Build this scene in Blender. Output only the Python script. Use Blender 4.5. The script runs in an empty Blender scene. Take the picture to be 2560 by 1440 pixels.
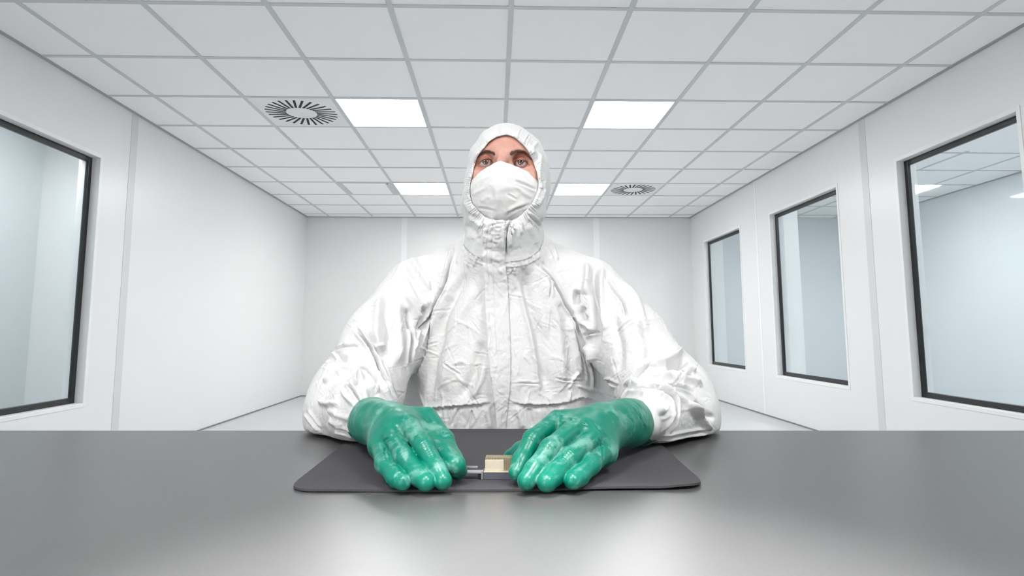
import bpy, bmesh, math, random
import numpy as np
from mathutils import Vector, Matrix
from mathutils.bvhtree import BVHTree
random.seed(7); rng = np.random.default_rng(11)
SC = bpy.context.scene
COL = SC.collection
PI = math.pi

# ------------------------------------------------------------------ camera
FPX = 1511.04
PITCH, YAW, ROLL = 0.1106, 0.0332, -0.0038
CPX, CPY = 1287.52, 657.21            # principal point of the lens (2560x1440 frame)
CAMZ = 0.9219
cy_, sy_, cp_, sp_, cr_, sr_ = (math.cos(YAW), math.sin(YAW), math.cos(PITCH), math.sin(PITCH), math.cos(ROLL), math.sin(ROLL))
FW = np.array([sy_*cp_, cy_*cp_, sp_]); rt_ = np.array([cy_, -sy_, 0.0]); up_ = np.cross(rt_, FW)
RT = rt_*cr_ + up_*sr_; UP = -rt_*sr_ + up_*cr_
CAM = np.array([0.0, 0.0, CAMZ])
TN = np.array([math.sin(0.0564), math.cos(0.0564), 0.0])   # depth axis of the work table (turned a little in the room)
TX = np.array([math.cos(0.0564), -math.sin(0.0564), 0.0])

def ray(px, py): return FW + RT*((px-CPX)/FPX) - UP*((py-CPY)/FPX)
def W(px, py, d):                      # point at depth d along the table's depth axis
    r = ray(px, py); return CAM + r*(d/float(r@TN))
def WZ(px, py, z):                     # point at height z
    r = ray(px, py); return CAM + r*((z-CAMZ)/r[2])
def project(P):
    d = P - CAM; k = d@FW
    return CPX + FPX*(d@RT)/k, CPY - FPX*(d@UP)/k
cam_d = bpy.data.cameras.new('camera'); cam = bpy.data.objects.new('camera', cam_d); COL.objects.link(cam)
cam_d.sensor_width = 36; cam_d.lens = FPX*36/2560
cam_d.shift_x = (1280-CPX)/2560; cam_d.shift_y = (CPY-720)/2560
cam_d.clip_start = 0.02; cam_d.clip_end = 100
M = Matrix((( RT[0], UP[0], -FW[0], 0), (RT[1], UP[1], -FW[1], 0), (RT[2], UP[2], -FW[2], CAMZ), (0, 0, 0, 1)))
cam.matrix_world = M
SC.camera = cam
vs = SC.view_settings
vs.view_transform = 'Standard'; vs.look = 'None'; vs.gamma = 1; vs.use_curve_mapping = False; vs.exposure = 0.0
SC.cycles.max_bounces = 7; SC.cycles.diffuse_bounces = 5; SC.cycles.glossy_bounces = 4
SC.cycles.transparent_max_bounces = 8; SC.cycles.transmission_bounces = 4
SC.cycles.caustics_reflective = False; SC.cycles.caustics_refractive = False
SC.cycles.sample_clamp_indirect = 6.0
SC.cycles.use_denoising = True
SC.cycles.use_adaptive_sampling = True; SC.cycles.adaptive_threshold = 0.03; SC.cycles.use_light_tree = False

# ------------------------------------------------------------------ helpers
def s2l(c):
    c = c/255.0
    return c/12.92 if c <= 0.04045 else ((c+0.055)/1.055)**2.4
def rgb(r, g, b): return (s2l(r), s2l(g), s2l(b), 1.0)
class NT:
    def __init__(s, name):
        s.m = bpy.data.materials.new(name); s.m.use_nodes = True; s.t = s.m.node_tree
        s.p = s.t.nodes['Principled BSDF']; s.out = s.t.nodes['Material Output']
    def n(s, typ, **kw):
        nd = s.t.nodes.new(typ)
        for k, v in kw.items():
            if k.startswith('i_'):
                key = k[2:]; key = int(key) if key.isdigit() else key.replace('_', ' ')
                nd.inputs[key].default_value = v
            else: setattr(nd, k, v)
        return nd
    def l(s, a, b): s.t.links.new(a, b)
    def coord(s, kind='Object', scale=(1, 1, 1)):
        tc = s.n('ShaderNodeTexCoord'); mp = s.n('ShaderNodeMapping'); mp.inputs['Scale'].default_value = scale
        s.l(tc.outputs[kind], mp.inputs['Vector']); return mp.outputs['Vector']
    def noise(s, vec, scale, detail=4, rough=0.55, dist=0.0):
        nd = s.n('ShaderNodeTexNoise'); s.l(vec, nd.inputs['Vector'])
        nd.inputs['Scale'].default_value = scale; nd.inputs['Detail'].default_value = detail
        nd.inputs['Roughness'].default_value = rough; nd.inputs['Distortion'].default_value = dist
        return nd.outputs['Fac']
    def ramp(s, fac, stops):
        r = s.n('ShaderNodeValToRGB'); s.l(fac, r.inputs['Fac']); e = r.color_ramp.elements
        while len(e) < len(stops): e.new(0.5)
        for k, (p, c) in enumerate(stops): e[k].position = p; e[k].color = c
        return r.outputs['Color']
    def math(s, op, a, b=None):
        nd = s.n('ShaderNodeMath', operation=op)
        for k, v in enumerate((a, b)):
            if v is None: continue
            if isinstance(v, (int, float)): nd.inputs[k].default_value = v
            else: s.l(v, nd.inputs[k])
        return nd.outputs[0]
    def mix(s, fac, a, b):
        nd = s.n('ShaderNodeMix', data_type='RGBA')
        if isinstance(fac, (int, float)): nd.inputs['Factor'].default_value = fac
        else: s.l(fac, nd.inputs['Factor'])
        for k, v in (('A', a), ('B', b)):
            if isinstance(v, tuple): nd.inputs[[i for i, q in enumerate(nd.inputs) if q.name == k and q.type == 'RGBA'][0]].default_value = v
            else: s.l(v, nd.inputs[[i for i, q in enumerate(nd.inputs) if q.name == k and q.type == 'RGBA'][0]])
        return [o for o in nd.outputs if o.type == 'RGBA'][0]
    def bump(s, h, strength=0.3, dist=0.002, prev=None):
        b = s.n('ShaderNodeBump'); b.inputs['Strength'].default_value = strength; b.inputs['Distance'].default_value = dist
        s.l(h, b.inputs['Height'])
        if prev is not None: s.l(prev, b.inputs['Normal'])
        return b.outputs['Normal']
    def set(s, **kw):
        for k, v in kw.items():
            k = k.replace('_', ' ')
            if hasattr(v, 'links') or hasattr(v, 'is_linked'): s.l(v, s.p.inputs[k])
            else: s.p.inputs[k].default_value = v
        return s.m
def simple(name, col, rough=0.5, metal=0.0, spec=0.5, var=0.03, scale=6.0):
    t = NT(name); v = t.coord()
    n = t.noise(v, scale, 3)
    a = tuple(max(0, c*(1-var)) for c in col[:3])+(1,); b = tuple(min(1, c*(1+var)) for c in col[:3])+(1,)
    return t.set(Base_Color=t.ramp(n, [(0.3, a), (0.7, b)]), Roughness=rough, Metallic=metal, Specular_IOR_Level=spec)

def link(name, me, mat=None, parent=None):
    o = bpy.data.objects.new(name, me); COL.objects.link(o)
    if mat is not None: me.materials.append(mat)
    if parent is not None: o.parent = parent
    return o
class MB:                                     # mesh builder: boxes, prisms and tubes collected into ONE mesh
    def __init__(s): s.v = []; s.f = []
    def box(s, a, b, rot=None, c=None):
        a = np.array(a, float); b = np.array(b, float)
        k = len(s.v)
        for z in (a[2], b[2]):
            for x, y in ((a[0], a[1]), (b[0], a[1]), (b[0], b[1]), (a[0], b[1])):
                p = np.array([x, y, z])
                if rot is not None: p = rot@p
                if c is not None: p = p+np.array(c)
                s.v.append(tuple(p))
        s.f += [tuple(k+i for i in q) for q in ((3, 2, 1, 0), (4, 5, 6, 7), (0, 1, 5, 4), (1, 2, 6, 5), (2, 3, 7, 6), (3, 0, 4, 7))]
        return s
    def tube(s, pts, rad, n=12, cap=True):
        pts = [np.array(p, float) for p in pts]
        if not hasattr(rad, '__len__'): rad = [rad]*len(pts)
        k0 = len(s.v); up = np.array([0.0, 0, 1])
        for i, p in enumerate(pts):
            t = pts[min(i+1, len(pts)-1)]-pts[max(i-1, 0)]; t = t/(np.linalg.norm(t)+1e-12)
            if abs(t@up) > 0.95: up = np.array([1.0, 0, 0]) if abs(t[0]) < 0.9 else np.array([0, 1.0, 0])
            u = np.cross(t, up); u /= np.linalg.norm(u); w = np.cross(u, t); up = w
            for j in range(n):
                a = 2*PI*j/n; s.v.append(tuple(p+rad[i]*(u*math.cos(a)+w*math.sin(a))))
        for i in range(len(pts)-1):
            for j in range(n):
                a = k0+i*n+j; b = k0+i*n+(j+1) % n; s.f.append((a, b, b+n, a+n))
        if cap:
            s.f.append(tuple(k0+j for j in range(n))[::-1]); s.f.append(tuple(k0+(len(pts)-1)*n+j for j in range(n)))
        return s
    def build(s, name, mat, parent=None, smooth=False, bevel=0.0, seg=2):
        me = bpy.data.meshes.new(name); me.from_pydata(s.v, [], s.f); me.update()
        if bevel > 0:
            bm = bmesh.new(); bm.from_mesh(me)
            bmesh.ops.bevel(bm, geom=[e for e in bm.edges if len(e.link_faces) == 2 and e.calc_face_angle(0) > 0.6], offset=bevel, segments=seg, affect='EDGES', profile=0.5)
            bm.to_mesh(me); bm.free()
        if smooth:
            me.shade_smooth()
            if hasattr(me, 'set_sharp_from_angle'): me.set_sharp_from_angle(angle=0.7)
        return link(name, me, mat, parent)
def grid_mesh(name, V, F, mat, parent=None):
    me = bpy.data.meshes.new(name)
    me.from_pydata(np.asarray(V).tolist(), [], [tuple(int(i) for i in q) for q in F]); me.update(); me.shade_smooth()
    return link(name, me, mat, parent)
def tag(o, label, cat, group=None):
    o['label'] = label; o['category'] = cat
    if group: o['group'] = group
    return o
def struct(o, label=None):
    o['kind'] = 'structure'
    if label: o['label'] = label
    return o
def empty(name, loc, rz=0.0):
    o = bpy.data.objects.new(name, None); COL.objects.link(o); o.location = loc; o.rotation_euler = (0, 0, rz)
    o.empty_display_size = 0.1
    return o
def local(o):                                  # world -> local matrix of an empty placed before its parts are made
    return (Matrix.Translation(o.location) @ o.rotation_euler.to_matrix().to_4x4()).inverted()
def adopt(child, root):                        # parent a mesh built in world coordinates, geometry stays where it is
    child.parent = root; child.matrix_parent_inverse = local(root); return child
def dup(root, loc, rz=None):
    r = root.copy(); COL.objects.link(r); r.location = loc
    if rz is not None: r.rotation_euler = (0, 0, rz)
    for ch in list(root.children):
        c = ch.copy(); COL.objects.link(c); c.parent = r
        for g in list(ch.children):
            d = g.copy(); COL.objects.link(d); d.parent = c
    return r

# ------------------------------------------------------------------ the room's sizes
XL, XR, YB, YF, ZC = -2.756, 2.915, 8.82, -2.45, 2.582
GX, GY, T = 0.0836, 2.9613, 0.625              # ceiling grid: a line at GX, a row at GY, tile size
AXR, AXL = 5.62, -3.95                          # far walls of the neighbouring rooms
WT = 0.14
# ------------------------------------------------------------------ materials of the room
def wallmat(name, col, rough=0.32):
    t = NT(name); v = t.coord()
    n = t.noise(v, 1.3, 3); f = t.noise(v, 220, 2)
    a = tuple(c*0.985 for c in col[:3])+(1,)
    return t.set(Base_Color=t.ramp(n, [(0.3, a), (0.7, col)]), Roughness=rough, Specular_IOR_Level=0.42, Normal=t.bump(f, 0.05, 0.0004))
m_wall = wallmat('white_wall_panel', (0.795, 0.797, 0.795, 1))
m_wall2 = wallmat('pale_blue_wall_panel', (0.76, 0.787, 0.797, 1), 0.5)
m_joint = wallmat('grey_joint_strip', (0.66, 0.668, 0.68, 1), 0.35)
m_joint_w = wallmat('white_joint_strip', (0.88, 0.885, 0.885, 1), 0.35)
m_tile = wallmat('ceiling_tile', (0.925, 0.92, 0.915, 1), 0.8)
m_bar = simple('grey_ceiling_bar', (0.57, 0.585, 0.595, 1), 0.5)
m_edge = simple('grey_edge_trim', (0.36, 0.375, 0.385, 1), 0.5)
m_floor = wallmat('grey_floor', (0.54, 0.55, 0.57, 1), 0.3)
m_base = simple('dark_floor_joint', (0.20, 0.21, 0.22, 1), 0.5)
m_frame = simple('white_window_reveal', (0.83, 0.835, 0.837, 1), 0.35)
m_gasket = simple('black_rubber_gasket', (0.006, 0.0065, 0.010, 1), 0.35)
m_white = simple('white_plate', (0.80, 0.81, 0.815, 1), 0.5)
m_slot = simple('black_slot', (0.012, 0.013, 0.02, 1), 0.7)
m_grey = simple('grey_metal_frame', (0.54, 0.55, 0.56, 1), 0.4)
def panel_mat(name, strength, col=(1, 1, 1, 1)):
    t = NT(name); v = t.coord('Object', (1, 1, 1)); n = t.noise(v, 3, 2)
    return t.set(Base_Color=(0.9, 0.9, 0.9, 1), Emission_Color=t.ramp(n, [(0.2, tuple(c*0.98 for c in col[:3])+(1,)), (0.8, col)]), Emission_Strength=strength)
m_panel_v = panel_mat('lit_diffuser_near', 10.5, (1.0, 1.0, 0.985, 1))
m_panel_f = panel_mat('lit_diffuser_far', 19.0, (1.0, 1.0, 0.985, 1))
m_panel_t = panel_mat('lit_diffuser_above', 2.5, (1.0, 1.0, 0.985, 1))
m_panel = panel_mat('lit_diffuser_behind', 23.0, (1.0, 1.0, 0.985, 1))
m_panel3 = panel_mat('lit_diffuser_side_corridor', 10.0, (0.98, 0.99, 1.0, 1))
m_panel2 = panel_mat('lit_diffuser_next_room', 17.0, (0.97, 0.99, 1.0, 1))
def glass_mat(name, rough):
    t = NT(name); nt = t.t
    tr = t.n('ShaderNodeBsdfTransparent'); tr.inputs['Color'].default_value = (0.955, 0.985, 0.992, 1)
    gl = t.n('ShaderNodeBsdfGlossy'); gl.inputs['Roughness'].default_value = rough; gl.inputs['Color'].default_value = (0.9, 0.97, 1, 1)
    v = t.coord(); b = t.bump(t.noise(v, 2.2, 1), 0.08, 0.01)
    t.l(b, gl.inputs['Normal'])
    fr = t.n('ShaderNodeFresnel'); fr.inputs['IOR'].default_value = 1.5
    ge = t.n('ShaderNodeNewGeometry'); fac = t.math('MULTIPLY', fr.outputs[0], t.math('SUBTRACT', 1.0, ge.outputs['Backfacing']))
    mx = t.n('ShaderNodeMixShader'); t.l(fac, mx.inputs[0]); t.l(tr.outputs[0], mx.inputs[1]); t.l(gl.outputs[0], mx.inputs[2])
    t.l(mx.outputs[0], t.out.inputs['Surface']); return t.m
m_glass = glass_mat('window_glass', 0.035); m_glass_f = glass_mat('satin_window_glass', 0.34)

# ------------------------------------------------------------------ shell
struct(MB().box((AXL-0.2, YF-0.2, -0.12), (AXR+0.2, YB+0.2, 0)).build('floor', m_floor), 'smooth light grey floor')
ceil = struct(MB().box((AXL-0.2, YF-0.2, ZC), (AXR+0.2, YB+0.2, ZC+0.1)).build('ceiling', m_tile), 'white suspended tile ceiling')
gb = MB(); hw = 0.0145; gz = ZC-0.004
i = -9
xs = [GX+T*k for k in range(-9, 10)]
for x in xs:
    if any(abs(x-q) < 0.03 for q in (XL, XR)): continue
    if AXL < x < AXR: gb.box((x-hw, YF if XL < x < XR else 5.4, gz), (x+hw, YB, ZC+0.01))
ys = [GY+T*k for k in range(-9, 11)]
for y in ys:
    if YF < y < YB-0.02:
        for a, b in ((AXL, XL-WT), (XL, XR), (XR+WT, AXR)):
            if a != XL and y < 5.4: continue
            gb.box((a, y-hw, gz+0.0005), (b, y+hw, ZC+0.01))
gb.build('ceiling_grid', m_bar, ceil)
eb = MB()
for a, b in ((XL, XR), (XR+WT, AXR), (AXL, XL-WT)):
    eb.box((a, YF, gz-0.004), (a+0.022, YB, ZC+0.01)); eb.box((b-0.022, YF, gz-0.004), (b, YB, ZC+0.01))
    eb.box((a, YB-0.02, gz-0.004), (b, YB, ZC+0.01)); eb.box((a, YF, gz-0.004), (b, YF+0.02, ZC+0.01))
eb.build('edge_trim', m_edge, ceil)
struct(MB().box((AXL-0.2, YB, 0), (AXR+0.2, YB+0.15, ZC)).build('wall_back', m_wall), 'white panelled end wall behind the person')
struct(MB().box((AXL-0.2, YF-0.15, 0), (AXR+0.2, YF, ZC)).build('wall_front', m_wall))
struct(MB().box((AXR, YF, 0), (AXR+0.15, YB, ZC)).build('wall_far_right', m_wall2))
struct(MB().box((AXL-0.15, YF, 0), (AXL, YB, ZC)).build('wall_far_left', m_wall2))
ZW0, ZW1 = 0.443, 2.132
def side_wall(name, x0, x1, wins, lab):
    b = MB(); y = YF
    for a, c in sorted(wins):
        b.box((x0, y, 0), (x1, a, ZC)); b.box((x0, a, 0), (x1, c, ZW0)); b.box((x0, a, ZW1), (x1, c, ZC)); y = c
    b.box((x0, y, 0), (x1, YB, ZC))
    return struct(b.build(name, m_wall), lab)
WR = [(3.17, 4.195), (4.97, 6.235), (7.03, 8.27)]
WLw = [(2.93, 4.215)]
side_wall('wall_right', XR, XR+WT, WR+[(0.9, 2.0)], 'white wall with three visible windows on the right')
side_wall('wall_left', XL-WT, XL, WLw+[(0.6, 1.9)], 'white wall with one large window on the left')
def ring_y(b, x0, x1, y0, y1, z0, z1, w):      # rectangular ring in a plane of constant x
    b.box((x0, y0, z0), (x1, y0+w, z1)); b.box((x0, y1-w, z0), (x1, y1, z1))
    b.box((x0, y0+w, z0), (x1, y1-w, z0+w)); b.box((x0, y0+w, z1-w), (x1, y1-w, z1))
def window(n, side, y0, y1, lab):
    sx = 1 if side == 'r' else -1; xw = XR if side == 'r' else XL
    o = struct(empty('window_%d' % n, (xw, (y0+y1)/2, ZW0)), lab)
    e = 0.0
    def bx(xa, xb): return (min(xw+sx*xa, xw+sx*xb), max(xw+sx*xa, xw+sx*xb))
    b = MB(); a, c = bx(-0.003, WT+0.003); ring_y(b, a, c, y0-0.001, y1+0.001, ZW0-0.001, ZW1+0.001, 0.006)
    a, c = bx(-0.004, 0.0); ring_y(b, a, c, y0-0.022, y1+0.022, ZW0-0.022, ZW1+0.022, 0.024)
    adopt(b.build('frame', m_frame, None, bevel=0.0012), o)
    b = MB(); a, c = bx(0.052, 0.075); ring_y(b, a, c, y0+0.005, y1-0.005, ZW0+0.005, ZW1-0.005, 0.038)
    adopt(b.build('gasket', m_gasket, None, bevel=0.004), o)
    a, c = bx(0.060, 0.066)
    adopt(MB().box((a, y0+0.03, ZW0+0.03), (c, y1-0.03, ZW1-0.03)).build('pane', m_glass if side == 'r' else m_glass_f), o)
window(1, 'l', *WLw[0], 'big window in the left wall')
window(2, 'r', *WR[2], 'farthest window in the right wall')
window(3, 'r', *WR[1], 'middle window in the right wall')
window(4, 'r', *WR[0], 'nearest visible window in the right wall')
window(5, 'r', 0.9, 2.0, 'window in the right wall beside the table')
window(6, 'l', 0.6, 1.9, 'window in the left wall beside the table')
# joint strips between the wall panels
k = 1
for xa, y0, y1, mt, lab in ((XL, 4.537, 4.62, m_joint, 'grey joint strip on the left wall'), (XR, 4.525, 4.607, m_joint, 'grey joint strip on the right wall'),
                      (XR, 6.55, 6.585, m_joint_w, 'white joint strip on the right wall')):
    a, b = (xa-0.0, xa+0.0025) if xa < 0 else (xa-0.0025, xa)
    struct(MB().box((a, y0, 0.012), (b, y1, ZC-0.008)).build('trim_%d' % k, mt), lab); k += 1
for x0, x1 in ((-1.372, -1.292), (1.459, 1.545)):
    struct(MB().box((x0, YB-0.003, 0.012), (x1, YB, ZC-0.008)).build('trim_%d' % k, m_joint_w), 'white joint strip on the end wall'); k += 1
for side, a, b in (('left', (XL, YF, 0), (XL+0.008, YB, 0.012)), ('right', (XR-0.008, YF, 0), (XR, YB, 0.012)), ('back', (XL, YB-0.008, 0), (XR, YB, 0.012))):
    struct(MB().box(a, b).build('baseboard_'+side, m_base))
# bits of the neighbouring rooms seen through the glass
struct(MB().box((XR+WT, YB-0.03, 0), (AXR, YB-0.004, ZC)).build('wall_far_back', m_wall2), 'pale end wall of the room behind the right windows')
struct(MB().box((XR+WT, 6.38, 0), (3.290, 6.45, ZC)).build('partition', m_joint_w), 'white partition end seen through the middle window')
struct(MB().box((XR+WT, YB-0.32, 0), (3.27, YB-0.04, ZC)).build('pillar', m_joint_w), 'white pillar seen through the farthest window')
struct(MB().box((AXL, 5.3, 0), (XL-WT, 5.4, ZC)).build('partition', m_wall), 'white partition seen through the left window')

# ------------------------------------------------------------------ ceiling lights, air vents, access panel
def light_panel(cx, cy, mat, lab, grp):
    o = tag(empty('ceiling_light', (cx, cy, ZC)), lab, 'ceiling light', grp)
    h = T/2-0.0145
    b = MB(); w = 0.006
    for q in (((-h, -h), (h, -h+w)), ((-h, h-w), (h, h)), ((-h, -h+w), (-h+w, h-w)), ((h-w, -h+w), (h, h-w))):
        b.box((q[0][0], q[0][1], -0.005), (q[1][0], q[1][1], 0.0))
    b.build('frame', m_white, o)
    MB().box((-h+w, -h+w, -0.003), (h-w, h-w, 0)).build('diffuser', mat, o)
    return o
def tc(i, j): return GX+T*(i-4+0.5), GY+T*(j+0.5)
L = [(2, 2, 'square lit ceiling panel beside the larger air vent'), (5, 2, 'square lit ceiling panel right of the person, near row'),
     (2, 6, 'lit ceiling panel beside the grey framed access hatch'), (5, 6, 'lit ceiling panel beside the distant small air vent'),
     (2, -2, 'lit ceiling panel above the table, left side'), (5, -2, 'lit ceiling panel above the table, right side'),
     (2, -6, 'lit ceiling panel behind the camera, left side'), (5, -6, 'lit ceiling panel behind the camera, right side')]
for a, b, lab in L:
    x, y = tc(a, b); light_panel(x, y, {2: m_panel_v, 6: m_panel_f, -2: m_panel_t, -6: m_panel}[b], lab, 'square lit ceiling panels')
for q, (x, y) in enumerate(((4.4, 1.6), (4.4, 4.1), (4.4, 6.6), (-3.4, 1.6), (-3.4, 4.1), (-3.4, 6.9))):
    x = GX+T*(math.floor((x-GX)/T)+0.5); y = GY+T*(math.floor((y-GY)/T)+0.5)
    light_panel(x, y, m_panel2 if x > 0 else m_panel3, 'lit ceiling panel of the neighbouring room behind the %s wall' % ('right' if x > 0 else 'left'), 'ceiling lights of the %s neighbouring room' % ('right' if x > 0 else 'left'))
def vent(i, j, n, lab):
    x, y = tc(i, j); o = tag(empty('air_vent', (x, y, ZC)), lab, 'air vent', 'swirl air vents in the ceiling')
    h = T/2-0.0146
    MB().box((-h, -h, -0.0035), (h, h, 0)).build('face_plate', m_white, o, bevel=0.001)
    b = MB()
    for q in range(n):
        a = 2*PI*q/n+0.05; ca, sa = math.cos(a), math.sin(a); sk = 0.16
        R = np.array([[math.cos(a+sk), -math.sin(a+sk), 0], [math.sin(a+sk), math.cos(a+sk), 0], [0, 0, 1]])
        b.box((-0.076, -0.0088, -0.0046), (0.076, 0.0088, -0.001), R, (0.188*ca, 0.188*sa, 0))
    b.build('slot_ring', m_slot, o)
    MB().tube([(0, 0, -0.006), (0, 0, -0.002)], [0.006, 0.008], 12).build('screw', m_white, o)
vent(1, 2, 28, 'square air vent with a ring of black slots, nearer one')
vent(6, 6, 28, 'square air vent with a ring of black slots, distant one')
x, y = tc(1, 6); o = tag(empty('access_hatch', (x, y, ZC)), 'grey framed access hatch in the ceiling beside a lit panel', 'access hatch')
h = T/2-0.0146; b = MB()
for q in (((-h, -h), (h, -h+0.02)), ((-h, h-0.02), (h, h)), ((-h, -h+0.02), (-h+0.045, h-0.02)), ((h-0.065, -h+0.02), (h, h-0.02))): b.box((q[0][0], q[0][1], -0.006), (q[1][0], q[1][1], 0))
b.build('frame', m_grey, o, bevel=0.001)
MB().box((-h+0.047, -h+0.022, -0.005), (h-0.067, h-0.022, 0)).build('lid', m_tile, o, bevel=0.001)
for px_, py_, mt in ((-h+0.022, -0.2, m_white), (-h+0.022, 0.0, m_white), (-h+0.022, 0.2, m_white), (0.0, -h+0.01, m_white), (h-0.04, -h+0.03, m_slot)):
    MB().tube([(px_, py_, -0.010), (px_, py_, -0.004)], 0.009, 10).build('screw', mt, o)

# ================================================================== table, mat, held module
TZ = 0.735
m_steel = None
def steel():
    t = NT('satin_steel'); v = t.coord('Object')
    fine = t.noise(v, 420, 2); big = t.noise(v, 2.2, 4)
    col = t.ramp(big, [(0.25, (0.140, 0.139, 0.142, 1)), (0.8, (0.158, 0.157, 0.160, 1))])
    t.set(Base_Color=col, Metallic=0.5, Roughness=t.math('ADD', t.math('MULTIPLY', fine, 0.08), 0.29))
    return t.m
m_steel = steel()
m_leg = simple('grey_table_leg', (0.35, 0.355, 0.36, 1), 0.4, 0.8)
TYAW = -0.0564
def TL(x, y, z): p = TX*x+TN*y; return (p[0], p[1], z)      # table coordinates -> room
EDGE = float(W(1280, 1076, 1.0)@TN); e0 = WZ(1280, 1076, TZ); EDGE = float(e0@TN)
tb = tag(empty('work_table', TL(0.03, EDGE-0.45, 0), TYAW), 'wide satin steel work table in front of the seated person', 'table')
MB().box((-1.6, -0.42, TZ-0.035), (1.6, 0.45, TZ)).build('table_top', m_steel, tb, bevel=0.0025, seg=3)
MB().box((-1.5, -0.36, TZ-0.10), (1.5, -0.33, TZ-0.036)).box((-1.5, 0.33, TZ-0.10), (1.5, 0.36, TZ-0.036)).build('apron', m_leg, tb)
for sx in (-1.48, 1.48):
    for sy in (-0.345, 0.345):
        MB().box((sx-0.025, sy-0.025, 0), (sx+0.025, sy+0.025, TZ-0.036)).build('leg', m_leg, tb, bevel=0.003)
# mat: rounded sheet with a slightly wavy lifted front edge
def mat_mesh():
    fl, fr = WZ(716, 1231, TZ), WZ(1767, 1224, TZ); bl, br = WZ(905, 1077.5, TZ), WZ(1612, 1077.5, TZ)
    NU, NV = 200, 70; V = []; F = []
    th = 0.0034
    for lay in (0, 1):
        for j in range(NV+1):
            v = j/NV
            for i in range(NU+1):
                u = i/NU
                vv = v
                # rounded front corners
                r = 0.030; wid = np.linalg.norm(fr-fl); dep = np.linalg.norm(bl-fl)
                x = min(u, 1-u)*wid; y0 = 0.0
                if x < r: y0 = r-math.sqrt(max(0, r*r-(r-x)**2))
                bow = -0.0045*math.sin(PI*u)**0.8
                yy = (y0+bow)/dep; vv = yy+(1-yy)*v
                p = (fl*(1-u)+fr*u)*(1-vv)+(bl*(1-u)+br*u)*vv
                lift = 0.0022*max(0, math.sin(u*9.0+0.7))*math.exp(-v*9)*(1 if u > 0.6 else 0.35)
                lift += 0.0035*math.exp(-((u-0.96)/0.05)**2)*math.exp(-v*7)
                z = TZ+0.0004+lift+(th if lay else 0)
                if lay and (v < 0.02): z -= 0.0008
                V.append((p[0], p[1], z))
    n1 = (NU+1)*(NV+1)
    for j in range(NV):
        for i in range(NU):
            a = j*(NU+1)+i; F.append((a, a+NU+1, a+NU+2, a+1)); b = a+n1; F.append((b, b+1, b+NU+2, b+NU+1))
    def side(ids):
        for a, b in zip(ids[:-1], ids[1:]): F.append((a, b, b+n1, a+n1))
    side([i for i in range(NU+1)]); side([NV*(NU+1)+i for i in range(NU, -1, -1)])
    side([j*(NU+1) for j in range(NV, -1, -1)]); side([j*(NU+1)+NU for j in range(NV+1)])
    return V, F
def mat_material():
    t = NT('charcoal_rubber_mat'); v = t.coord(); f = t.noise(v, 900, 2, 0.7); g = t.noise(v, 260, 3, 0.7)
    return t.set(Base_Color=t.ramp(f, [(0.3, (0.050, 0.048, 0.053, 1)), (0.72, (0.090, 0.087, 0.095, 1))]), Roughness=0.85, Specular_IOR_Level=0.2, Normal=t.bump(g, 0.35, 0.0008))
V, F = mat_mesh()
o = grid_mesh('desk_mat', V, F, mat_material()); o.data.set_sharp_from_angle(angle=0.8)
tag(o, 'charcoal rubber mat with rounded corners lying on the steel table', 'mat')
MT = TZ+0.0038
# the small electronic module between the gloved fingers
m_gold = simple('gold_fins', (0.70, 0.60, 0.40, 1), 0.35, 0.75, var=0.1, scale=400)
m_goldp = simple('pale_gold_cover', (0.74, 0.66, 0.52, 1), 0.4, 0.4, var=0.05, scale=200)
m_silver = simple('silver_bracket', (0.62, 0.62, 0.65, 1), 0.3, 0.9)
m_dark = simple('dark_module_side', (0.10, 0.10, 0.125, 1), 0.4)
P0 = WZ(1250, 1200, MT); 
mod = tag(empty('electronic_module', tuple(P0[:2])+(MT,), TYAW), 'small gold finned electronic module held between the gloved fingertips', 'electronic module')
dm = float(P0@TN); px1 = dm/FPX                 # metres per pixel there
sx_ = lambda a: (a-1250)*px1
def modbox(x0, x1, y0, y1, z0, z1, name, mt, par=mod, bev=0.0004):
    return MB().box((x0, y0, z0), (x1, y1, z1)).build(name, mt, par, bevel=bev)
modbox(sx_(1206), sx_(1316), 0.001, 0.024, 0.0002, 0.0085, 'body', m_dark)
g = modbox(sx_(1210), sx_(1312), 0.0004, 0.023, 0.0086, 0.0098, 'cover_plate', m_goldp)
# upright gold block with fins
b = MB(); x = sx_(1214)
while x < sx_(1312): b.box((x, 0.006, 0.0098), (x+0.0006, 0.022, 0.0255)); x += 0.00115
b.build('fin_block', m_gold, mod)
modbox(sx_(1213), sx_(1259), 0.0045, 0.0062, 0.0098, 0.0232, 'cover', m_goldp)
modbox(sx_(1148), sx_(1206), 0.002, 0.014, 0.0068, 0.0090, 'bracket', m_silver)
modbox(sx_(1148), sx_(1194), 0.010, 0.013, 0.0120, 0.0140, 'contact_bar', m_silver)
modbox(sx_(1150), sx_(1160), 0.010, 0.013, 0.0088, 0.0121, 'post', m_silver)
modbox(sx_(1196), sx_(1204), 0.003, 0.012, 0.0002, 0.0068, 'plug', m_slot)
modbox(sx_(1204.2), sx_(1208.5), -0.0005, 0.010, 0.0002, 0.0100, 'clip', m_silver)

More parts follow.
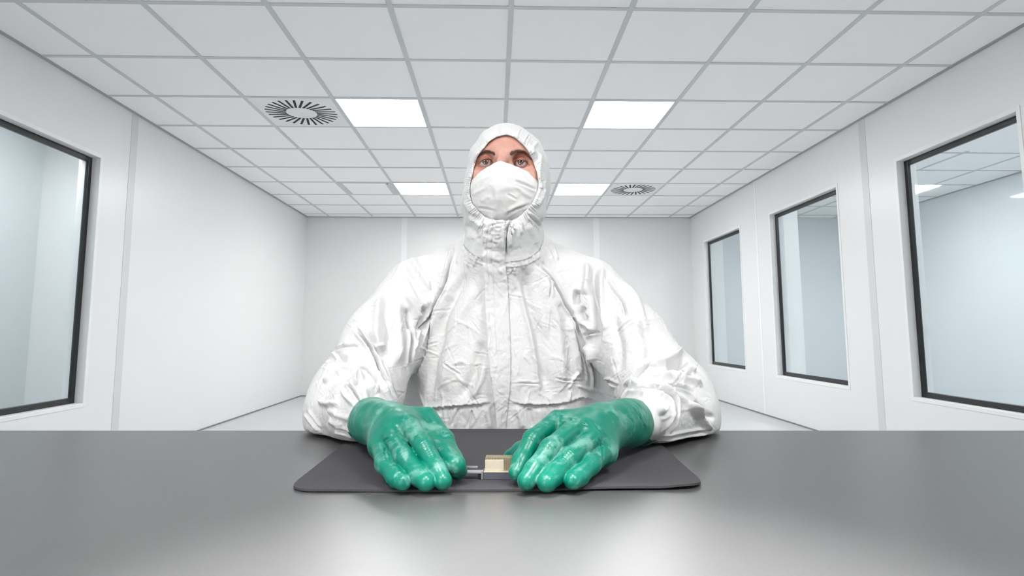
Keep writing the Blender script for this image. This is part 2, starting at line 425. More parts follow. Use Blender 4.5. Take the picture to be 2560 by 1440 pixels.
# ================================================================== signed-distance modelling kit
def smin(a, b, k):
    h = np.maximum(k-np.abs(a-b), 0)/k
    return np.minimum(a, b)-h*h*k*0.25
def smax(a, b, k): return -smin(-a, -b, k)
class Field:
    def __init__(s, lo, hi, h):
        s.h = h; s.lo = np.array(lo, float); n = np.ceil((np.array(hi)-s.lo)/h).astype(int)+1
        s.ax = [(s.lo[i]+h*np.arange(n[i])).astype(np.float32) for i in range(3)]
        s.X, s.Y, s.Z = np.meshgrid(*s.ax, indexing='ij', sparse=True); s.shape = tuple(n)
    def empty(s): return np.full(s.shape, 1.0, np.float32)
    def cone(s, a, b, ra, rb):
        a = np.asarray(a, float); b = np.asarray(b, float); d = b-a; L2 = float(d@d)+1e-12
        t = ((s.X-a[0])*d[0]+(s.Y-a[1])*d[1]+(s.Z-a[2])*d[2])/L2
        t = np.clip(t, 0, 1).astype(np.float32)
        q = np.sqrt((s.X-a[0]-d[0]*t)**2+(s.Y-a[1]-d[1]*t)**2+(s.Z-a[2]-d[2]*t)**2)
        return (q-(ra+(rb-ra)*t)).astype(np.float32)
    def sphere(s, c, r): return (np.sqrt((s.X-c[0])**2+(s.Y-c[1])**2+(s.Z-c[2])**2)-r).astype(np.float32)
    def ell(s, c, ax, r):                 # ax: three unit vectors, r: three radii
        c = np.asarray(c, float); k0 = 0; k1 = 0
        for u, q in zip(ax, r):
            w = (s.X-c[0])*u[0]+(s.Y-c[1])*u[1]+(s.Z-c[2])*u[2]
            k0 = k0+(w/q)**2; k1 = k1+(w/q**2)**2
        k0 = np.sqrt(k0); return (k0*(k0-1)/(np.sqrt(k1)+1e-6)).astype(np.float32)
    def plane(s, p, n): return ((s.X-p[0])*n[0]+(s.Y-p[1])*n[1]+(s.Z-p[2])*n[2]).astype(np.float32)
    def px(s):
        dx, dy, dz = s.X-CAM[0], s.Y-CAM[1], s.Z-CAM[2]
        k = dx*FW[0]+dy*FW[1]+dz*FW[2]
        return (CPX+FPX*(dx*RT[0]+dy*RT[1]+dz*RT[2])/k, CPY-FPX*(dx*UP[0]+dy*UP[1]+dz*UP[2])/k, k)
    def mesh(s, f, smooth=2):
        V, F = surface_nets(f, s.lo, s.h); return laplace(V, F, smooth), F
def surface_nets(f, lo, h):
    sg = f < 0; n = np.array(f.shape); m = n-1
    cnt = np.zeros(m, np.int8)
    sl = lambda o: tuple(slice(o[i], o[i]+m[i]) for i in range(3))
    cs = [(i, j, k) for i in (0, 1) for j in (0, 1) for k in (0, 1)]
    for c in cs: cnt += sg[sl(c)]
    act = (cnt > 0) & (cnt < 8); I = np.argwhere(act); N = len(I)
    idx = np.full(m, -1, np.int32); idx[act] = np.arange(N)
    acc = np.zeros((N, 3)); wt = np.zeros(N)
    val = {c: f[I[:, 0]+c[0], I[:, 1]+c[1], I[:, 2]+c[2]].astype(float) for c in cs}
    for a in cs:
        for ax in range(3):
            if a[ax]: continue
            b = tuple(1 if i == ax else a[i] for i in range(3))
            va, vb = val[a], val[b]; cr = (va < 0) != (vb < 0)
            t = np.where(cr, va/np.where(cr, va-vb, 1), 0)
            P = np.tile(np.array(a, float), (N, 1)); P[:, ax] += t
            acc[cr] += P[cr]; wt[cr] += 1
    V = lo+h*(I+acc/wt[:, None]); Fs = []
    for ax in range(3):
        u, w = (ax+1) % 3, (ax+2) % 3
        A = [slice(None)]*3; B = [slice(None)]*3; A[ax] = slice(0, -1); B[ax] = slice(1, None)
        d = sg[tuple(A)].astype(np.int8)-sg[tuple(B)]
        E = np.argwhere(d != 0); dv = d[tuple(E.T)]
        ok = (E[:, u] > 0) & (E[:, w] > 0) & (E[:, u] < m[u]) & (E[:, w] < m[w]); E = E[ok]; dv = dv[ok]
        def cell(du, dw):
            C = E.copy(); C[:, u] -= du; C[:, w] -= dw; return idx[tuple(C.T)]
        q = np.stack([cell(1, 1), cell(0, 1), cell(0, 0), cell(1, 0)], 1)
        q[dv < 0] = q[dv < 0][:, ::-1]; Fs.append(q)
    F = np.concatenate(Fs); F = F[(F >= 0).all(1)]
    return V, F
def edges_of(F):
    E = np.concatenate([F[:, [0, 1]], F[:, [1, 2]], F[:, [2, 3]], F[:, [3, 0]]]); E.sort(1)
    return np.unique(E, axis=0)
def laplace(V, F, it, lam=0.5, E=None):
    if it == 0: return V
    if E is None: E = edges_of(F)
    n = len(V); deg = np.bincount(E.ravel(), minlength=n).astype(float)
    for _ in range(it):
        S = np.zeros_like(V)
        for k in range(3): S[:, k] = np.bincount(E[:, 0], V[E[:, 1], k], n)+np.bincount(E[:, 1], V[E[:, 0], k], n)
        V = V+lam*(S/deg[:, None]-V)
    return V
def normals(V, F):
    N = np.cross(V[F[:, 2]]-V[F[:, 0]], V[F[:, 3]]-V[F[:, 1]]); out = np.zeros_like(V)
    for c in range(4):
        for k in range(3): out[:, k] += np.bincount(F[:, c], N[:, k], len(V))
    return out/(np.linalg.norm(out, axis=1, keepdims=True)+1e-12)
def pnoise(P, seed=0):                    # gradient noise, N x 3 -> N
    P = np.asarray(P, float); i = np.floor(P).astype(np.int64); f = P-i; u = f*f*f*(f*(f*6-15)+10)
    def g(o):
        q = i+o; hsh = (q[:, 0]*73856093 ^ q[:, 1]*19349663 ^ q[:, 2]*83492791 ^ (seed*2654435761)) & 0x7fffffff
        hsh = (hsh*1103515245+12345) & 0x7fffffff; hsh = hsh ^ (hsh >> 13); hsh = (hsh*1597334677) & 0x7fffffff
        a = (hsh & 1023)/1023*2*PI; z = ((hsh >> 10) & 1023)/511.5-1; r = np.sqrt(np.maximum(0, 1-z*z))
        d = f-o; return r*np.cos(a)*d[:, 0]+r*np.sin(a)*d[:, 1]+z*d[:, 2]
    r = 0
    for o in np.ndindex(2, 2, 2):
        o = np.array(o); w = np.prod(np.where(o, u, 1-u), axis=1); r = r+w*g(o)
    return r
def seg_dist(x, y, pts):                  # distance in pixels to a polyline, with the side and the way along it
    best = np.full(len(x), 1e9); side = np.zeros(len(x)); tt = np.zeros(len(x))
    L = [0.0]
    for a, b in zip(pts[:-1], pts[1:]): L.append(L[-1]+math.hypot(b[0]-a[0], b[1]-a[1]))
    for k, (a, b) in enumerate(zip(pts[:-1], pts[1:])):
        dx, dy = b[0]-a[0], b[1]-a[1]; l2 = dx*dx+dy*dy
        t = np.clip(((x-a[0])*dx+(y-a[1])*dy)/l2, 0, 1)
        ex, ey = x-a[0]-t*dx, y-a[1]-t*dy; d = np.hypot(ex, ey); m = d < best
        best[m] = d[m]; side[m] = np.sign(dx*ey-dy*ex)[m]; tt[m] = ((L[k]+t*math.sqrt(l2))/L[-1])[m]
    return best, side, tt
def smooth_path(pts, n=4):                # Catmull-Rom
    p = [np.array(q, float) for q in pts]; p = [2*p[0]-p[1]]+p+[2*p[-1]-p[-2]]; out = []
    for i in range(1, len(p)-2):
        for k in range(n):
            t = k/n; out.append(0.5*((2*p[i])+(-p[i-1]+p[i+1])*t+(2*p[i-1]-5*p[i]+4*p[i+1]-p[i+2])*t*t+(-p[i-1]+3*p[i]-3*p[i+1]+p[i+2])*t**3))
    out.append(p[-2]); return out
def loop_resample(pts, n, closed=True):   # smooth closed loop -> n points evenly along it
    p = [np.array(q, float) for q in pts]; m = len(p); out = []
    for i in range(m):
        p0, p1, p2, p3 = p[i-1], p[i], p[(i+1) % m], p[(i+2) % m]
        for k in range(8):
            t = k/8; out.append(0.5*((2*p1)+(-p0+p2)*t+(2*p0-5*p1+4*p2-p3)*t*t+(-p0+3*p1-3*p2+p3)*t**3))
    q = np.array(out+[out[0]]); d = np.r_[0, np.cumsum(np.linalg.norm(np.diff(q[:, :2], axis=0), axis=1))]
    s = np.linspace(0, d[-1], n, endpoint=False)
    return np.stack([np.interp(s, d, q[:, k]) for k in range(q.shape[1])], 1)

# ================================================================== the person
def suit_mat(name, fine=1.0, col=(0.68, 0.681, 0.679, 1), weave=True):
    t = NT(name); v = t.coord('Object')
    a = t.n('ShaderNodeTexNoise'); t.l(v, a.inputs['Vector']); a.inputs['Scale'].default_value = 9; a.inputs['Detail'].default_value = 3
    # crumpled sheet: distance to cell edges of a warped cell pattern, in two sizes
    wv = t.n('ShaderNodeVectorMath', operation='MULTIPLY_ADD'); t.l(a.outputs['Color'], wv.inputs[0]); wv.inputs[1].default_value = (0.10, 0.10, 0.10); t.l(v, wv.inputs[2])
    def cells(sc):
        vo = t.n('ShaderNodeTexVoronoi', feature='F1', distance='EUCLIDEAN'); t.l(wv.outputs[0], vo.inputs['Vector']); vo.inputs['Scale'].default_value = sc
        return vo.outputs['Distance']
    def crease(sc, wdt, sx, sy, sz, dist):  # thin sharp fold lines: where a smooth noise crosses its middle value
        mp = t.n('ShaderNodeMapping'); mp.inputs['Scale'].default_value = (sx, sy, sz); mp.inputs['Rotation'].default_value = (0.4*sc, 0.7, 0.3*sc); t.l(v, mp.inputs['Vector'])
        n = t.noise(mp.outputs['Vector'], sc, 2, 0.5, dist); d = t.math('ABSOLUTE', t.math('SUBTRACT', n, 0.5))
        mr = t.n('ShaderNodeMapRange', interpolation_type='SMOOTHSTEP'); t.l(d, mr.inputs['Value']); mr.inputs['From Min'].default_value = 0.0; mr.inputs['From Max'].default_value = wdt
        return mr.outputs[0]
    h = t.math('ADD', t.math('MULTIPLY', crease(9, 0.045, 1, 1, 0.8, 0.3), 0.55), t.math('MULTIPLY', crease(24, 0.08, 1, 1, 0.8, 0.4), 0.42))
    h = t.math('ADD', h, t.math('MULTIPLY', crease(62, 0.16, 1, 1, 1, 0.2), 0.30))
    h = t.math('ADD', h, t.math('MULTIPLY', cells(15), 0.3))
    n = t.n('ShaderNodeTexNoise'); n.noise_dimensions = '3D'; t.l(v, n.inputs['Vector']); n.inputs['Scale'].default_value = 120; n.inputs['Detail'].default_value = 4; n.inputs['Roughness'].default_value = 0.7
    b = t.bump(h, 0.21*fine, 0.006)
    b = t.bump(n.outputs['Fac'], 0.35*fine, 0.0010, b)
    t.set(Base_Color=col, Roughness=0.62, Specular_IOR_Level=0.35, Normal=b)
    t.p.inputs['Subsurface Weight'].default_value = 0.0
    return t.m
m_suit = suit_mat('white_coverall_fabric'); m_seam = suit_mat('white_seam_tape', 0.5, (0.84, 0.85, 0.85, 1))
m_mask = suit_mat('white_mask_fabric', 0.35, (0.715, 0.715, 0.71, 1))

person_root = None
D_T = 1.335                               # depth of the trunk's axis
def arm_pts(side):
    if side == 'l':
        S = W(1040, 728, 1.315); E = W(890, 998, 1.165); Wr = W(925, 1046, 0.955)
    else:
        S = W(1476, 730, 1.315); E = W(1668, 1000, 1.155); Wr = W(1604, 1050, 0.955)
    return S, E, Wr
ppm = lambda d: d/FPX
def build_coverall():
    fl = Field((-0.52, 0.84, 0.60), (0.52, 1.56, 1.27), 0.0042)
    ux = TX; uy = TN; uz = np.array([0, 0, 1.0])
    # trunk: stacked ellipse-like masses
    c1 = W(1262, 745, D_T+0.01); c2 = W(1262, 880, D_T-0.005); c3 = W(1256, 1030, D_T+0.0); c4 = W(1256, 1160, D_T)
    tor = fl.ell(c1, (ux, uy, uz), (0.195, 0.118, 0.135))
    tor = smin(tor, fl.ell(c2, (ux, uy, uz), (0.195, 0.135, 0.20)), 0.06)
    tor = smin(tor, fl.ell(c3, (ux, uy, uz), (0.208, 0.135, 0.20)), 0.06)
    tor = smin(tor, fl.ell(c4, (ux, uy, uz), (0.20, 0.13, 0.16)), 0.06)
    tor = smin(tor, fl.ell(W(1256, 975, 1.415), (ux, uy, uz), (0.258, 0.095, 0.19)), 0.09)      # slack of the back
    # shoulder yoke and neck stump
    nk = W(1260, 646, D_T-0.072)
    for sh in (W(1056, 722, D_T), W(1460, 720, D_T)):
        tor = smin(tor, fl.cone(W(1260, 672, D_T), sh, 0.080, 0.062), 0.05)
    tor = smin(tor, fl.cone(W(1262, 700, D_T-0.02), nk, 0.098, 0.078), 0.045)
    tor = smin(tor, fl.cone(W(1260, 640, D_T+0.01), W(1260, 562, 1.395), 0.085, 0.076), 0.04)      # collar behind the neck
    regs = [tor]
    for sd in 'lr':
        S, E, Wr = arm_pts(sd); sgn = -1 if sd == 'l' else 1
        mid = S*0.5+E*0.5+TX*(-0.010 if sd == 'l' else 0.004)
        a = fl.cone(S, mid, 0.071, 0.075)
        a = smin(a, fl.cone(mid, E, 0.075, 0.082), 0.03)
        Eo = E+TX*sgn*0.010+np.array([0, 0, -0.030])-TN*0.02        # cloth hanging below the elbow
        a = smin(a, fl.cone(E, Eo, 0.078, 0.068), 0.035)
        fm = E*0.45+Wr*0.55+np.array([0, 0, -0.004])
        a = smin(a, fl.cone(Eo, fm, 0.068, 0.056), 0.035)
        a = smin(a, fl.cone(fm, Wr, 0.052, 0.031), 0.03)
        regs.append(a)
    f = smin(smin(tor, regs[1], 0.022), regs[2], 0.022)
    # the sleeves lie flat on the table top
    tpl = fl.plane(np.array([0, 0, TZ+0.0048]), (0, 0, -1))
    front = fl.plane(TN*(EDGE+0.004), TN)                # >0 beyond the table's far edge
    f = smax(f, np.minimum(tpl, -front), 0.008)
    f = np.maximum(f, fl.plane(np.array([0, 0, 0.64]), (0, 0, -1)))
    V, F = fl.mesh(f, 2)
    # region of every vertex (0 trunk, 1 left sleeve, 2 right sleeve)
    def samp(g):
        q = (V-fl.lo)/fl.h; i = np.clip(np.floor(q).astype(int), 0, np.array(g.shape)-2); t = q-i; r = 0
        for o in np.ndindex(2, 2, 2):
            w = np.prod(np.where(np.array(o), t, 1-t), axis=1); r = r+w*g[i[:, 0]+o[0], i[:, 1]+o[1], i[:, 2]+o[2]]
        return r
    reg = np.argmin(np.stack([samp(g)+(0.004 if k == 0 else 0) for k, g in enumerate(regs)]), axis=0)
    return V, F, reg
V, F, REG = build_coverall()
def subdivide(V, F, tag_):                # split every quad in four
    E = np.concatenate([F[:, [0, 1]], F[:, [1, 2]], F[:, [2, 3]], F[:, [3, 0]]]); Es = np.sort(E, 1)
    U, inv = np.unique(Es, axis=0, return_inverse=True); inv = inv.reshape(-1); n, m = len(V), len(F)
    mid = (V[U[:, 0]]+V[U[:, 1]])/2; ctr = V[F].mean(1); e = [n+inv[k*m:(k+1)*m] for k in range(4)]; c = n+len(U)+np.arange(m)
    NF = np.concatenate([np.stack([F[:, 0], e[0], c, e[3]], 1), np.stack([e[0], F[:, 1], e[1], c], 1), np.stack([c, e[1], F[:, 2], e[2]], 1), np.stack([e[3], c, e[2], F[:, 3]], 1)])
    return np.concatenate([V, mid, ctr]), NF, np.concatenate([tag_, tag_[U[:, 0]], tag_[F[:, 0]]])
V, F, REG = subdivide(V, F, REG); V = laplace(V, F, 2)
FAMP = 2.1
def displace(V, F, REG, folds, noise_amp=1.0, guard=True):
    N = normals(V, F); x, y = project(V); vd = V-CAM; facing = -(N*vd).sum(1)/np.linalg.norm(vd, axis=1)
    fw = np.clip(facing*2.5+0.3, 0, 1)
    d = np.zeros(len(V))
    for f in folds:
        reg, pts, wd, amp, prof = f
        pts = smooth_path(pts, 5)
        q_ = np.array(pts); rr = wd*4.2; ids = np.nonzero((x > q_[:, 0].min()-rr) & (x < q_[:, 0].max()+rr) & (y > q_[:, 1].min()-rr) & (y < q_[:, 1].max()+rr) & (fw > 0))[0]
        if len(ids) == 0: continue
        dist, side, t = seg_dist(x[ids], y[ids], pts)
        tp = np.clip(np.minimum(t, 1-t)*5, 0, 1); tp = tp*tp*(3-2*tp)
        # ends: outside the polyline's run the falloff is by distance alone
        u = dist/wd
        if prof == 'r': g = np.exp(-u*u*1.6)                               # soft ridge
        elif prof == 'c': g = -np.exp(-(u*2.4)**2)+0.55*np.exp(-((u-0.95)*2.2)**2)   # crease with lips
        elif prof == 's': g = np.where(side > 0, np.exp(-u*1.3), -0.25*np.exp(-(u*1.6)**2))   # sharp overlap: step up on one side
        elif prof == 'z': g = np.where(side < 0, np.exp(-u*1.3), -0.25*np.exp(-(u*1.6)**2))
        g = np.where(u < 4, g, 0)
        m = 1.0 if reg is None else (REG[ids] == reg)
        d[ids] += amp*g*tp*fw[ids]*m
    return V+N*(d*FAMP)[:, None], N
FOLDS = [
 # where the sleeves are set into the trunk, and the armpit creases
 (None, [(1135, 606), (1129, 645), (1113, 715), (1100, 741), (1087, 771), (1060, 817), (1043, 858), (1030, 915)], 7, 0.0075, 'c'),
 (None, [(1429, 786), (1446, 818), (1462, 858), (1481, 917), (1489, 985)], 7, 0.0048, 'c'),
 (0, [(1348, 663), (1372, 692), (1393, 726), (1412, 762), (1435, 795), (1460, 853)], 7, 0.0055, 'c'),
 (0, [(1335, 664), (1360, 700), (1380, 735), (1400, 775)], 14, 0.004, 'r'),
 # trunk, soft hanging folds
 (0, [(1180, 660), (1152, 705), (1131, 745), (1105, 800), (1097, 856), (1081, 910), (1077, 964), (1068, 1005)], 16, -0.0065, 'r'),
 (0, [(1160, 668), (1128, 725), (1096, 785), (1066, 850), (1053, 905), (1044, 970)], 13, 0.0055, 'r'),
 (0, [(1206, 680), (1180, 735), (1150, 800), (1130, 870), (1112, 950), (1100, 1000)], 20, 0.0045, 'r'),
 (0, [(1207, 845), (1187, 928), (1160, 982), (1147, 1004)], 15, -0.0055, 'r'),
 (0, [(1212, 905), (1200, 960), (1180, 1000)], 10, 0.004, 'r'),
 (0, [(1318, 656), (1313, 708), (1327, 780), (1345, 835), (1352, 890), (1360, 940), (1378, 1000)], 19, -0.0075, 'r'),
 (0, [(1296, 690), (1306, 745), (1322, 812), (1336, 880), (1345, 935), (1352, 985)], 10, 0.0055, 'r'),
 (0, [(1348, 672), (1362, 730), (1390, 800), (1398, 880), (1404, 940), (1415, 985)], 18, 0.005, 'r'),
 (0, [(1370, 700), (1370, 752)], 5, 0.003, 'c'), (0, [(1369, 762), (1368, 853)], 5, 0.0022, 'r'),
 (0, [(1418, 790), (1434, 840), (1444, 890), (1452, 950)], 9, 0.004, 'r'),
 (0, [(1448, 856), (1457, 901), (1469, 964)], 5, 0.002, 'r'),
 (0, [(1449, 928), (1431, 950), (1419, 975)], 4, 0.003, 'r'), (0, [(1384, 944), (1411, 950), (1466, 953)], 4, 0.0025, 'c'),
 (0, [(1440, 962), (1462, 972), (1480, 976)], 4, 0.0022, 'r'), (0, [(1424, 975), (1421, 1000)], 4, 0.002, 'r'),
 (0, [(1110, 905), (1130, 922), (1152, 938)], 4, 0.002, 'c'), (0, [(1135, 912), (1150, 904), (1166, 908)], 4, 0.002, 'r'),
 (0, [(1185, 882), (1205, 884), (1218, 888)], 4, 0.002, 'c'), (0, [(1180, 918), (1200, 912), (1221, 920)], 4, 0.002, 'c'),
 (0, [(1060, 866), (1078, 860), (1090, 853)], 4, 0.002, 'c'), (0, [(1280, 960), (1310, 958), (1352, 960)], 4, 0.0022, 'c'),
 # hem of the jacket and the folds below it
 (0, [(1040, 1024), (1070, 1022), (1100, 1018), (1180, 1011), (1236, 1006)], 14, 0.0034, 'z'),
 (0, [(1270, 1004), (1300, 1009), (1340, 1011), (1378, 1011), (1420, 1004), (1453, 995), (1500, 1003)], 14, 0.0034, 'z'),
 (0, [(1150, 1018), (1137, 1045), (1128, 1068)], 7, 0.004, 'c'), (0, [(1182, 1020), (1176, 1045), (1168, 1072)], 6, 0.0035, 'c'),
 (0, [(1215, 1016), (1222, 1045), (1230, 1074)], 9, 0.004, 'r'), (0, [(1290, 1014), (1300, 1045), (1308, 1074)], 8, 0.0045, 'r'),
 (0, [(1345, 1018), (1350, 1045), (1352, 1074)], 9, 0.004, 'r'), (0, [(1322, 1018), (1328, 1050), (1332, 1074)], 7, -0.004, 'r'),
 (0, [(1100, 1030), (1092, 1050), (1090, 1074)], 9, 0.004, 'r'), (0, [(1400, 1018), (1412, 1045)], 9, 0.004, 'r'),
 # left sleeve
 (1, [(1022, 640), (1040, 665), (1062, 700), (1085, 730)], 10, 0.0035, 'r'), (1, [(1075, 640), (1090, 675), (1098, 705)], 9, 0.0035, 'r'),
 (1, [(1005, 660), (1030, 700), (1050, 735), (1066, 752)], 10, -0.004, 'r'),
 (1, [(1008, 742), (1019, 752), (1036, 782), (1053, 803)], 7, 0.0075, 'r'), (1, [(1016, 768), (1022, 790), (1026, 830)], 8, -0.0075, 'r'),
 (1, [(1052, 768), (1062, 775), (1056, 800), (1046, 830)], 8, -0.009, 'r'), (1, [(1068, 752), (1084, 770)], 7, 0.006, 'r'),
 (1, [(1024, 798), (1028, 850), (1023, 880), (1019, 929)], 6, 0.0055, 'c'),
 (1, [(990, 700), (968, 740), (966, 790), (976, 832), (966, 890), (962, 930)], 14, -0.0055, 'r'),
 (1, [(958, 730), (945, 780), (942, 840), (946, 880)], 13, 0.0045, 'r'), (1, [(1000, 740), (994, 800), (1000, 860), (990, 920)], 13, 0.0045, 'r'),
 (1, [(886, 815), (905, 840), (922, 864), (937, 897), (950, 940), (966, 966), (990, 992)], 8, 0.0085, 'c'),
 (1, [(905, 830), (930, 850), (945, 880), (965, 893)], 9, -0.006, 'r'), (1, [(925, 860), (950, 868), (968, 856)], 6, 0.004, 'r'),
 (1, [(815, 900), (845, 893), (870, 902)], 10, -0.0075, 'r'), (1, [(830, 876), (868, 868), (902, 866)], 6, 0.0045, 'c'), (1, [(828, 880), (846, 905)], 6, 0.004, 'r'),
 (1, [(836, 931), (870, 928), (897, 938), (906, 960)], 7, 0.0075, 'r'), (1, [(850, 946), (880, 950), (892, 965)], 7, -0.006, 'r'),
 (1, [(808, 957), (842, 938), (862, 940)], 7, 0.005, 'r'), (1, [(866, 955), (890, 987), (899, 1005)], 6, 0.0065, 'c'),
 (1, [(858, 978), (872, 1000), (890, 1014)], 6, 0.0055, 'r'), (1, [(890, 915), (920, 930), (945, 960)], 7, 0.0045, 'c'),
 (1, [(795, 1000), (820, 1010), (850, 1005)], 8, 0.0045, 'r'), (1, [(815, 1020), (850, 1040), (880, 1050)], 9, 0.004, 'r'),
 (1, [(835, 1075), (862, 1078), (890, 1092)], 7, 0.006, 'c'), (1, [(763, 1028), (778, 1047), (800, 1076)], 7, 0.006, 'c'), (1, [(820, 1050), (845, 1062), (860, 1058)], 8, 0.004, 'r'),
 (1, [(905, 1000), (925, 982), (950, 978)], 8, 0.006, 'r'), (1, [(918, 992), (934, 990), (946, 994)], 5, -0.005, 'r'),
 # right sleeve
 (2, [(1494, 655), (1485, 682), (1482, 726), (1489, 771), (1491, 835), (1486, 882)], 10, -0.0085, 'r'),
 (2, [(1508, 660), (1502, 700), (1506, 760), (1512, 830)], 9, 0.0055, 'r'), (2, [(1466, 655), (1468, 700), (1464, 740)], 11, 0.0055, 'r'),
 (2, [(1446, 724), (1440, 742), (1442, 765)], 8, -0.008, 'r'), (2, [(1462, 765), (1452, 785), (1468, 800)], 7, -0.007, 'r'), (2, [(1450, 800), (1470, 814), (1486, 824)], 6, 0.006, 'r'),
 (2, [(1463, 840), (1482, 830), (1489, 828)], 6, 0.0065, 'c'), (2, [(1470, 858), (1480, 880), (1486, 905)], 6, 0.005, 'r'),
 (2, [(1511, 687), (1536, 730), (1560, 762), (1569, 800)], 6, 0.0045, 'c'), (2, [(1535, 830), (1560, 815), (1585, 795)], 5, 0.003, 'c'),
 (2, [(1560, 700), (1590, 750), (1605, 800), (1615, 850)], 12, 0.004, 'r'), (2, [(1530, 780), (1545, 840), (1550, 890), (1540, 940)], 14, -0.004, 'r'), (2, [(1585, 800), (1605, 860), (1600, 905)], 13, -0.004, 'r'),
 (2, [(1700, 866), (1693, 890), (1668, 908), (1640, 920), (1622, 934)], 8, 0.0085, 'r'), (2, [(1664, 918), (1690, 916), (1704, 910), (1712, 896)], 8, -0.0095, 'r'),
 (2, [(1636, 908), (1605, 939), (1584, 964), (1560, 974)], 10, 0.009, 'c'), (2, [(1660, 942), (1684, 937), (1714, 945)], 5, 0.006, 'c'),
 (2, [(1703, 928), (1718, 936), (1733, 938)], 7, -0.0075, 'r'), (2, [(1714, 905), (1722, 925), (1740, 930)], 6, 0.0055, 'r'),
 (2, [(1632, 957), (1668, 947), (1709, 951), (1740, 958), (1760, 967)], 7, 0.0065, 'r'), (2, [(1620, 980), (1660, 968), (1700, 970), (1735, 982)], 6, 0.0045, 'c'),
 (2, [(1640, 975), (1680, 985), (1720, 1010), (1750, 1045)], 9, 0.0035, 'r'), (2, [(1712, 1004), (1745, 1040), (1780, 1078)], 7, 0.0055, 'r'),
 (2, [(1735, 1000), (1760, 1030), (1788, 1050)], 8, -0.004, 'r'), (2, [(1650, 1098), (1688, 1089), (1730, 1082), (1780, 1076)], 6, 0.0075, 'c'),
 (2, [(1560, 978), (1610, 976), (1655, 983), (1684, 1008), (1680, 1049), (1662, 1090)], 7, 0.0075, 'c'), (2, [(1632, 1010), (1650, 1032), (1668, 1012)], 6, 0.0055, 'r'),
 (2, [(1650, 1050), (1668, 1040), (1678, 1030)], 6, 0.0045, 'r'), (2, [(1600, 985), (1625, 1000), (1640, 1020)], 6, 0.004, 'r'), (2, [(1505, 962), (1520, 952), (1545, 965)], 6, 0.005, 'c'),
]
for k_ in range(16):                       # gathers hanging from the neck seam
    xx = 1150+k_*15+rng.uniform(-4, 4)
    if 1200 < xx < 1272: continue
    yy = 654-((xx-1262)/105)**2*42
    FOLDS.append((None, [(xx, yy), (xx+(xx-1262)*0.10, yy+16), (xx+(xx-1262)*0.2, yy+rng.uniform(26, 46))], rng.uniform(3.2, 5), rng.uniform(0.0016, 0.003), 'r'))
FOLDS = [(a, b, c, d*(0.5 if min(q[1] for q in b) > 1011 else 1), e) for a, b, c, d, e in FOLDS]
for k_ in range(300):                      # short sharp crinkles of the stiff sheet
    x_, y_ = rng.uniform(790, 1785), rng.uniform(650, 1072); an = rng.choice([0.35, 1.1, 1.9, 2.6])+rng.normal(0, 0.35); L_ = rng.uniform(14, 46)
    dx_, dy_ = math.cos(an)*L_, math.sin(an)*L_; bx_, by_ = rng.normal(0, 4, 2)
    FOLDS.append((None, [(x_-dx_, y_-dy_), (x_+bx_, y_+by_), (x_+dx_, y_+dy_)], rng.uniform(2.4, 4.2), rng.uniform(0.0005, 0.0011), 'c' if k_ % 3 else 'r'))
V, N_ = displace(V, F, REG, FOLDS)
# loose crumple of the whole sheet: sharp little ridges
def crumple(V, F, amps, seed=0):
    N = normals(V, F); d = np.zeros(len(V))
    for k, (sc, am) in enumerate(amps):
        n = pnoise(V*sc+k*7.3, seed+k); d += am*(1-np.abs(n)*2.6)
    return V+N*(d-d.mean())[:, None]
V = crumple(V, F, [(14, 0.0008), (31, 0.0007), (66, 0.0005)], 3)
zmin = TZ+0.0042                           # keep the sleeves above table and mat
over = ((V-CAM)@TN < EDGE+0.003); V[over, 2] = np.maximum(V[over, 2], zmin)
V = laplace(V, F, 1, 0.25)
V_COAT, F_COAT = V, F
bvh_coat = BVHTree.FromPolygons([Vector(q) for q in V_COAT.tolist()], F_COAT.tolist())

